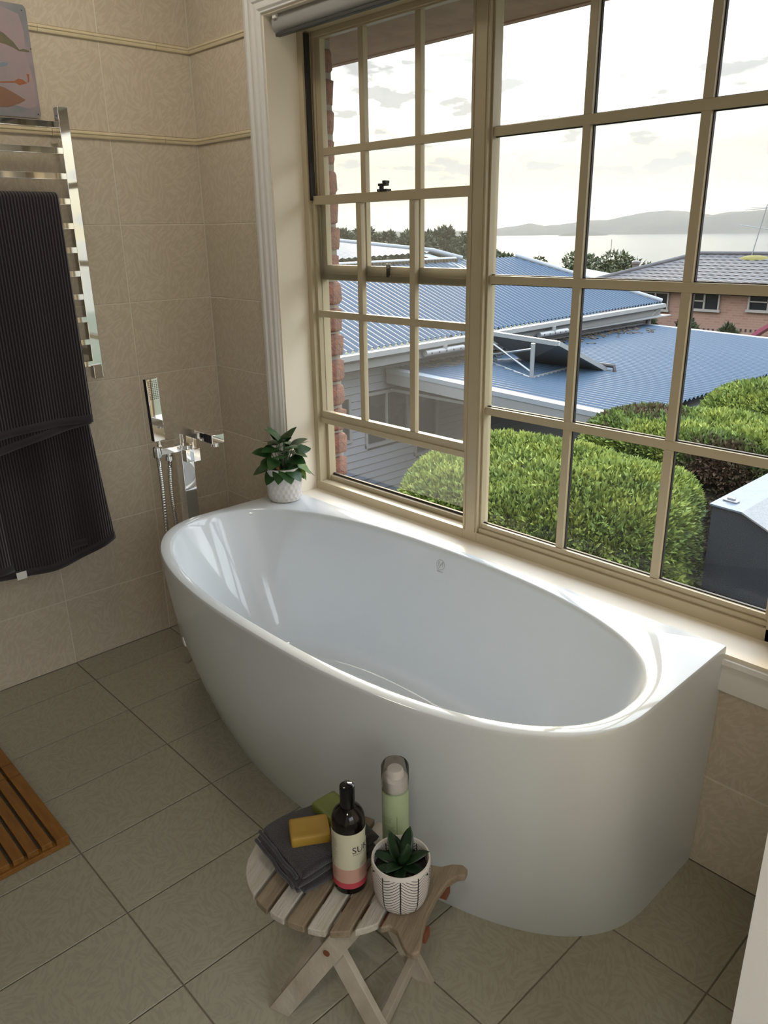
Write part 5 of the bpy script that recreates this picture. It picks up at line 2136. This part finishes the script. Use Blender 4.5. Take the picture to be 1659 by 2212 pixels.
obj('moss_patch', MB().lathe([(0.55, 0.0), (0.4, 0.05), (0.05, 0.07)], 16, Matrix.Translation((mo.x, HY + 2.9, RZb - .09)) @ Matrix.Rotation(0.3, 4, 'X') @ Matrix.Diagonal((1, .45, 1, 1))), 'moss', bh, smooth=60, world=True)
obj('gutter', MB().box(XL - .05, XRt, HY - .10, HY + .02, EZb - .10, EZb + .02), mat('gutter_brown', (0.07, 0.055, 0.05), 0.5), bh, world=True)
obj('eave_lining', MB().box(XL, XRt, HY, HY + .4, EZb - .03, EZb), 'gutter_white', bh, world=True)
bwin = [((1392, 632), (1441, 668)), ((1495, 632), (1551, 669)), ((1624, 634), (1700, 673))]
for (p0, p1) in bwin:
    a = on(*p0, 1, HY + .35)
    b = on(*p1, 1, HY + .35)
    x0, x1, z1, z0 = a.x, b.x, min(a.z, EZb - .05), b.z
    wf = MB()
    t_ = 0.055
    wf.box(x0 - t_, x0, HY + .26, HY + .40, z0 - t_, z1 + t_).box(x1, x1 + t_, HY + .26, HY + .40, z0 - t_, z1 + t_).box(x0, x1, HY + .26, HY + .40, z1, z1 + t_).box(x0 - .1, x1 + .1, HY + .24, HY + .40, z0 - t_ * 1.6, z0)
    f_ = obj('window_frame', wf, mat('frame_pale', (0.20, 0.18, 0.16), 0.6), bh, world=True)
    obj('pane', MB().box(x0, x1, HY + .34, HY + .36, z0, z1), 'dark_glass', f_)
    obj('glazing_bar', MB().box((x0 + x1) / 2 - .03, (x0 + x1) / 2 + .03, HY + .28, HY + .36, z0, z1), 'frame_pale', f_)
    obj('glazing_bar', MB().box(x0, (x0 + x1) / 2, HY + .28, HY + .36, (z0 + z1) / 2 - .02, (z0 + z1) / 2 + .02), 'frame_pale', f_)
for (vx_, vy_) in ((1510, 711), (1600, 713)):
    a = on(vx_, vy_, 1, HY + .35)
    for k in range(4):
        obj('vent', MB().box(a.x + k * .17 - .03, a.x + k * .17 + .03, HY + .335, HY + .36, a.z - .045, a.z + .045), 'black_rubber', bh, world=True)
# flue and aerial on the roof
cp = on(1373, 577, 1, HY + 2.6)
obj('flue', MB().lathe([(0.13, -0.35), (0.13, 0.12), (0.17, 0.12), (0.17, 0.2), (0.1, 0.26)], 14, Matrix.Translation((cp.x, HY + 2.6, max(cp.z, -.2)))), 'gutter_brown', bh, smooth=40, world=True)
an = on(1622, 562, 1, HY + 3.2)
antn = obj('aerial_mast', MB().tube([(an.x, HY + 3.2, RZb - .05), (an.x + .32, HY + 3.2, RZb + 1.75)], 0.022, 6), 'galv', bh, world=True)
for (z, l, tilt) in ((1.62, .75, .06), (0.95, 0.8, -.16)):
    p_ = Vector((an.x + .32 * z / 1.75, HY + 3.2, RZb + z))
    obj('aerial_boom', MB().tube([p_ + Vector((-l, 0, l * tilt * -1)), p_ + Vector((l * .55, 0, l * tilt * .55))], 0.014, 5), 'galv', antn)
for k in range(7):
    p_ = Vector((an.x + .3 - .5 + .13 * k, HY + 3.2, RZb + 1.62 + .03))
    obj('aerial_rod', MB().tube([p_ + Vector((0, -.22, 0)), p_ + Vector((0, .22, 0))], 0.008, 4), 'galv', antn)


# ------------------------------------------------------------------ trees
def tree(name, label, base, h, crown, n, seed, size, lean=0.0, group=None, tone0=0.5, sparse=False):
    t = thing(name, label, 'tree', base, 0, group)
    g = np.random.default_rng(seed)
    br = MB()
    br.tube([(0, 0, 0), (lean * h * .3, 0, h * .35), (lean * h * .5, 0, h * .7)], [h * .03, h * .022, h * .012], 7)
    nb_ = 9 if sparse else 22
    P, Nn = [], []
    for k in range(nb_):
        a = g.uniform(0, 2 * PI)
        rr = math.sqrt(g.uniform(0.02, 1)) * crown
        cz = h * (0.62 + 0.30 * g.uniform(0, 1) * (1 - (rr / crown) ** 2 * .6))
        c = np.array([rr * math.cos(a) + lean * h * .5, rr * math.sin(a), cz])
        br.tube([(lean * h * .35, 0, h * .4), Vector(c) * 1.0], [h * .010, h * .004], 5)
        m = n // nb_
        d = g.normal(0, 1, (m, 3))
        d /= np.linalg.norm(d, axis=1, keepdims=True)
        R__ = crown * g.uniform(.28, .46) * (0.75 if sparse else 1)
        pp_ = c + d * R__ * np.array([1, 1, .55]) * g.uniform(.55, 1, (m, 1))
        P.append(pp_)
        Nn.append(d)
    P, Nn = np.concatenate(P), np.concatenate(Nn)
    obj('trunk', br, 'bark', t, smooth=60)
    me = foliage_mesh('foliage', P, Nn, size, np.full(len(P), tone0), seed, blades=2, spread=1.4)
    o = link('foliage', me, 'tree_leaf', t)
    o['kind'] = 'stuff'
    return t


def ground_z(d):
    ds = [0, 20, 34, 60, 120, 250, 420]
    zs_ = [GZ, GZ - .1, GZ - .5, -6.5, -15, -30, -39.5]
    return float(np.interp(d, ds, zs_))


# belt of trees behind the neighbour's roof: crown tops follow the photo's skyline
belt = [(x, y, (70, 84, 98, 112)[i % 4]) for i, (x, y) in enumerate(((742, 478), (780, 484), (822, 488), (862, 478), (905, 484), (938, 468), (975, 474), (1006, 488), (1045, 510), (1085, 542)))]
names_ = ['bushy grey-green tree rising over the rear roof beside the brick wall', 'dense tree between the first two muntins above the blue roof', 'low-crowned tree in the middle of the tree belt behind the house',
          'round-topped tree in the belt above the ridge cap', 'broad dark tree behind the roof ridge', 'tallest tree of the belt behind the corrugated roof', 'spreading tree beside the tallest one of the belt',
          'grey-green tree just left of the window mullion', 'tree hidden mostly by the window mullion', 'low tree at the end of the belt above the hip roof by the water']
for i, (tx, ty, dist) in enumerate(belt):
    ax_, ay_, ez_ = az(tx, ty)
    top = EYE.z + ez_ * dist
    bz = ground_z(dist)
    tree('tree', names_[i], (EYE.x + ax_ * dist, EYE.y + ay_ * dist, bz), (top - bz) / 0.97, (1.85, 2.2, 2.5, 2.8)[i % 4], 3600, 20 + i, 0.45, tone0=0.35 + 0.05 * (i % 3))
for i, (tx, ty, dist, cr, lab_, tn) in enumerate(((1178, 533, 75, 2.3, 'slender wind-shaped gum tree standing against the water', 0.55), (1297, 543, 60, 2.6, 'rounded gum tree beside the small pale roof', 0.7), (1235, 588, 70, 1.6, 'low shrubby tree between the two gum trees', 0.4))):
    ax_, ay_, ez_ = az(tx, ty)
    top = EYE.z + ez_ * dist
    bz = ground_z(dist)
    tree('gum_tree', lab_, (EYE.x + ax_ * dist, EYE.y + ay_ * dist, bz), (top - bz) / 0.93, cr, 2600 if i else 900, 50 + i, 0.30 if i else .22, lean=0.05, tone0=tn, sparse=(i == 0))
# shrubs by the brick house
for i, (tx, ty, w_, lab_) in enumerate(((1385, 672, .7, 'dark green shrub under the brick house windows'), (1482, 698, .45, 'rounded shrub beside the dark green one at the brick wall'), (1572, 714, 0.42, 'small low bush against the brick wall near the slide'))):
    p_ = on(tx, ty, 1, HY - 1.2)
    t = thing('shrub', lab_, 'shrub', (p_.x, HY - 1.2, -4.2))
    g = np.random.default_rng(70 + i)
    d = g.normal(0, 1, (2200, 3))
    d /= np.linalg.norm(d, axis=1, keepdims=True)
    hgt = p_.z + 4.2
    P = d * np.array([w_, w_ * .8, hgt * .55]) * g.uniform(.75, 1.0, (2200, 1)) + np.array([0, 0, hgt * .5])
    obj('stem', MB().tube([(0, 0, 0), (0, 0, hgt * .7)], 0.05, 6), 'bark', t)
    o = link('foliage', foliage_mesh('foliage', P, d, 0.2, np.full(2200, .45), 70 + i, 2, 1.2), 'tree_leaf', t)
    o['kind'] = 'stuff'

# children's slide
mat('pink_plastic', (0.17, 0.035, 0.06), 0.4)
mat('teal_plastic', (0.03, 0.14, 0.12), 0.4)
s0, s1 = on(1630, 728, 1, HY - 2.2), on(1668, 706, 1, HY - 2.2)
sl_ = thing('playground_slide', 'pink plastic slide with a teal ladder beside the brick house', 'slide', (s0.x, HY - 2.2, -4.2))
pa = [Vector((s0.x - 1.1, HY - 2.2, -3.6)), Vector((s0.x - .4, HY - 2.2, s0.z - .5)), Vector((s0.x + .1, HY - 2.2, s0.z + .06)), Vector((s1.x, HY - 2.2, s1.z)), Vector((s1.x + .4, HY - 2.2, s1.z + .02))]
ch = []
for p_ in pa:
    ch.append([p_ + Vector((0, dy_, dz_)) for dy_, dz_ in ((-.3, .14), (-.3, 0), (.3, 0), (.3, .14), (.26, .14), (.26, .04), (-.26, .04), (-.26, .14))])
obj('chute', MB().rings(ch, True, True, True), 'pink_plastic', sl_, world=True)
for dx_ in (0.1, 0.6):
    obj('ladder_post', MB().tube([(s1.x + dx_ - .1, HY - 2.2, -4.2), (s1.x + dx_ + .1, HY - 2.2, s1.z + .15)], 0.05, 6), 'teal_plastic', sl_, world=True)
for k in range(4):
    zz_ = -3.9 + k * .5
    obj('rung', MB().tube([(s1.x + .05, HY - 2.2, zz_), (s1.x + .6, HY - 2.2, zz_)], 0.035, 6), 'teal_plastic', sl_, world=True)

# small pale roofs down the slope
for i, (rx0, rx1, ry, re, dist, lab_) in enumerate(((1228, 1306, 581, 600, 55, 'small house with a pale metal gable roof below the gum trees'), (1330, 1378, 585, 600, 66, 'pale roofed cottage behind the dark tiled roof'))):
    a0 = az((rx0 + rx1) / 2, ry)
    P_ = Vector((EYE.x + a0[0] * dist, EYE.y + a0[1] * dist, EYE.z + a0[2] * dist))
    ee = az((rx0 + rx1) / 2, re)
    ze_ = EYE.z + ee[2] * dist
    wd = (rx1 - rx0) / F_PX * dist
    bz = ground_z(dist) - 1
    ho_ = thing('cottage', lab_, 'house', (P_.x, P_.y, bz), -math.radians(35))
    obj('wall', MB().box(-wd * .46, wd * .46, -2.5, 2.5, 0, ze_ - bz), 'board_white', ho_)
    obj('roof', MB().add([(-wd * .52, -2.8, ze_ - bz), (wd * .52, -2.8, ze_ - bz), (wd * .52, 2.8, ze_ - bz), (-wd * .52, 2.8, ze_ - bz), (-wd * .1, 0, P_.z - bz), (wd * .1, 0, P_.z - bz)], [(0, 1, 5, 4), (2, 3, 4, 5), (1, 2, 5), (3, 0, 4), (3, 2, 1, 0)]), mat('pale_roof', (0.22, 0.225, 0.23), 0.5), ho_, fix=False)

# boat masts at the moorings
for i, (bx_, by0, dist, lab_) in enumerate(((1320, 517, 340, 'moored yacht with the tallest mast beyond the gum tree'), (1346, 545, 430, 'moored yacht between the gum tree and the flue'), (1378, 552, 520, 'small moored yacht above the dark tiled roof'))):
    a1 = az(bx_, by0)
    t_ = Vector((EYE.x + a1[0] * dist, EYE.y + a1[1] * dist, EYE.z + a1[2] * dist))
    zb_s = -39.9
    yt = thing('yacht', lab_, 'boat', (t_.x, t_.y, zb_s), 0.4 + i, 'yachts moored on the bay')
    hp_ = [(-4, 0), (-3.5, -1.2), (1, -1.3), (4.5, 0), (1, 1.3), (-3.5, 1.2)]
    obj('hull', MB().prism(hp_, -.3, 1.1), 'pale_roof', yt)
    obj('mast', MB().tube([(0.3, 0, 1.0), (0.3, 0, t_.z - zb_s)], 0.16, 6), 'galv', yt)
    obj('boom', MB().tube([(0.3, 0, 2.4), (-3.4, 0, 2.4)], 0.12, 6), 'galv', yt)

# ------------------------------------------------------------------ bay and hills
SEA = -40.0


def sea_mat():
    m = bpy.data.materials.new('sea')
    m.use_nodes = True
    nt = m.node_tree
    b = nt.nodes['Principled BSDF']
    b.inputs['Base Color'].default_value = (0.035, 0.045, 0.05, 1)
    b.inputs['Roughness'].default_value = 0.12
    b.inputs['Specular IOR Level'].default_value = 0.09
    tc = nt.nodes.new('ShaderNodeTexCoord')
    n = nt.nodes.new('ShaderNodeTexNoise')
    n.inputs['Scale'].default_value = 0.06
    n.inputs['Detail'].default_value = 6
    nt.links.new(tc.outputs['Object'], n.inputs['Vector'])
    bp = nt.nodes.new('ShaderNodeBump')
    bp.inputs['Strength'].default_value = 0.5
    bp.inputs['Distance'].default_value = 2.0
    nt.links.new(n.outputs['Fac'], bp.inputs['Height'])
    nt.links.new(bp.outputs[0], b.inputs['Normal'])
    MATS['sea'] = m


sea_mat()
rows = []
for d in (250, 600, 1500, 3500, 7000, 12000):
    rows.append([Vector((d * math.sin(a), d * math.cos(a), SEA)) for a in np.linspace(-1.5, 1.5, 40)])
struct(obj('sea', MB().rings(rows, closed=False), 'sea', fix=False), 'calm grey water of the bay', 'water')
mat('far_hill', (0.040, 0.042, 0.038), 1.0, spec=0.0, var=(0.05, 0.05, 0.042), vscale=0.004)


def hill(label, sky, dist, depth):
    """ridge whose skyline follows given photo points; a solid slope with real depth"""
    P_ = []
    for i in range(len(sky) - 1):
        for k in range(6):
            t = k / 6
            P_.append((sky[i][0] + (sky[i + 1][0] - sky[i][0]) * t, sky[i][1] + (sky[i + 1][1] - sky[i][1]) * t))
    P_.append(sky[-1])
    g = random.Random(len(sky))
    front, mid_, top, back = [], [], [], []
    for (x, y) in P_:
        a = az(x, y + g.uniform(-.5, .5))
        D = dist + depth * .5
        tz = EYE.z + a[2] * D
        front.append(Vector((EYE.x + a[0] * dist, EYE.y + a[1] * dist, SEA - 1)))
        mid_.append(Vector((EYE.x + a[0] * (dist + depth * .22), EYE.y + a[1] * (dist + depth * .22), SEA + (tz - SEA) * (.55 + .08 * math.sin(x * .05)))))
        top.append(Vector((EYE.x + a[0] * D, EYE.y + a[1] * D, tz)))
        back.append(Vector((EYE.x + a[0] * (dist + depth), EYE.y + a[1] * (dist + depth), SEA - 1)))
    return struct(obj('hill', MB().rings([front, mid_, top, back], closed=False), 'far_hill', smooth=80, fix=False), label, 'hill')


hill('long hazy headland across the bay', [(-200, 498), (200, 492), (600, 497), (900, 501), (1060, 497), (1080, 493), (1120, 487), (1145, 482), (1175, 488), (1210, 485), (1240, 481), (1262, 476), (1290, 475), (1310, 476), (1345, 468), (1400, 458), (1440, 455), (1480, 456), (1520, 462), (1540, 464), (1570, 458), (1620, 456), (1660, 452), (1800, 446), (2000, 452), (2300, 470)], 6600, 2600)
hill('lower nearer hazy spur of the headland', [(1330, 505), (1380, 490), (1430, 478), (1480, 472), (1540, 468), (1600, 459), (1660, 455), (1760, 449), (1900, 470)], 6200, 1200)
hill('small low island in front of the headland', [(1205, 510), (1220, 505), (1240, 502), (1262, 500), (1285, 501), (1305, 505), (1318, 510)], 5600, 500)

# sea haze over the bay
hz_m = bpy.data.materials.new('haze')
hz_m.use_nodes = True
nt = hz_m.node_tree
nt.nodes.clear()
out = nt.nodes.new('ShaderNodeOutputMaterial')
vsn = nt.nodes.new('ShaderNodeVolumeScatter')
vsn.inputs['Color'].default_value = (1.0, 0.985, 0.95, 1)
vsn.inputs['Density'].default_value = 0.000024
vsn.inputs['Anisotropy'].default_value = 0.4
nt.links.new(vsn.outputs[0], out.inputs['Volume'])
MATS['haze'] = hz_m
hzo = obj('sea_haze', MB().box(-9500, 5500, 700, 9800, SEA - 5, 330), 'haze')
hzo['kind'] = 'stuff'
tag(hzo, 'pale haze lying over the bay and hills', 'haze')
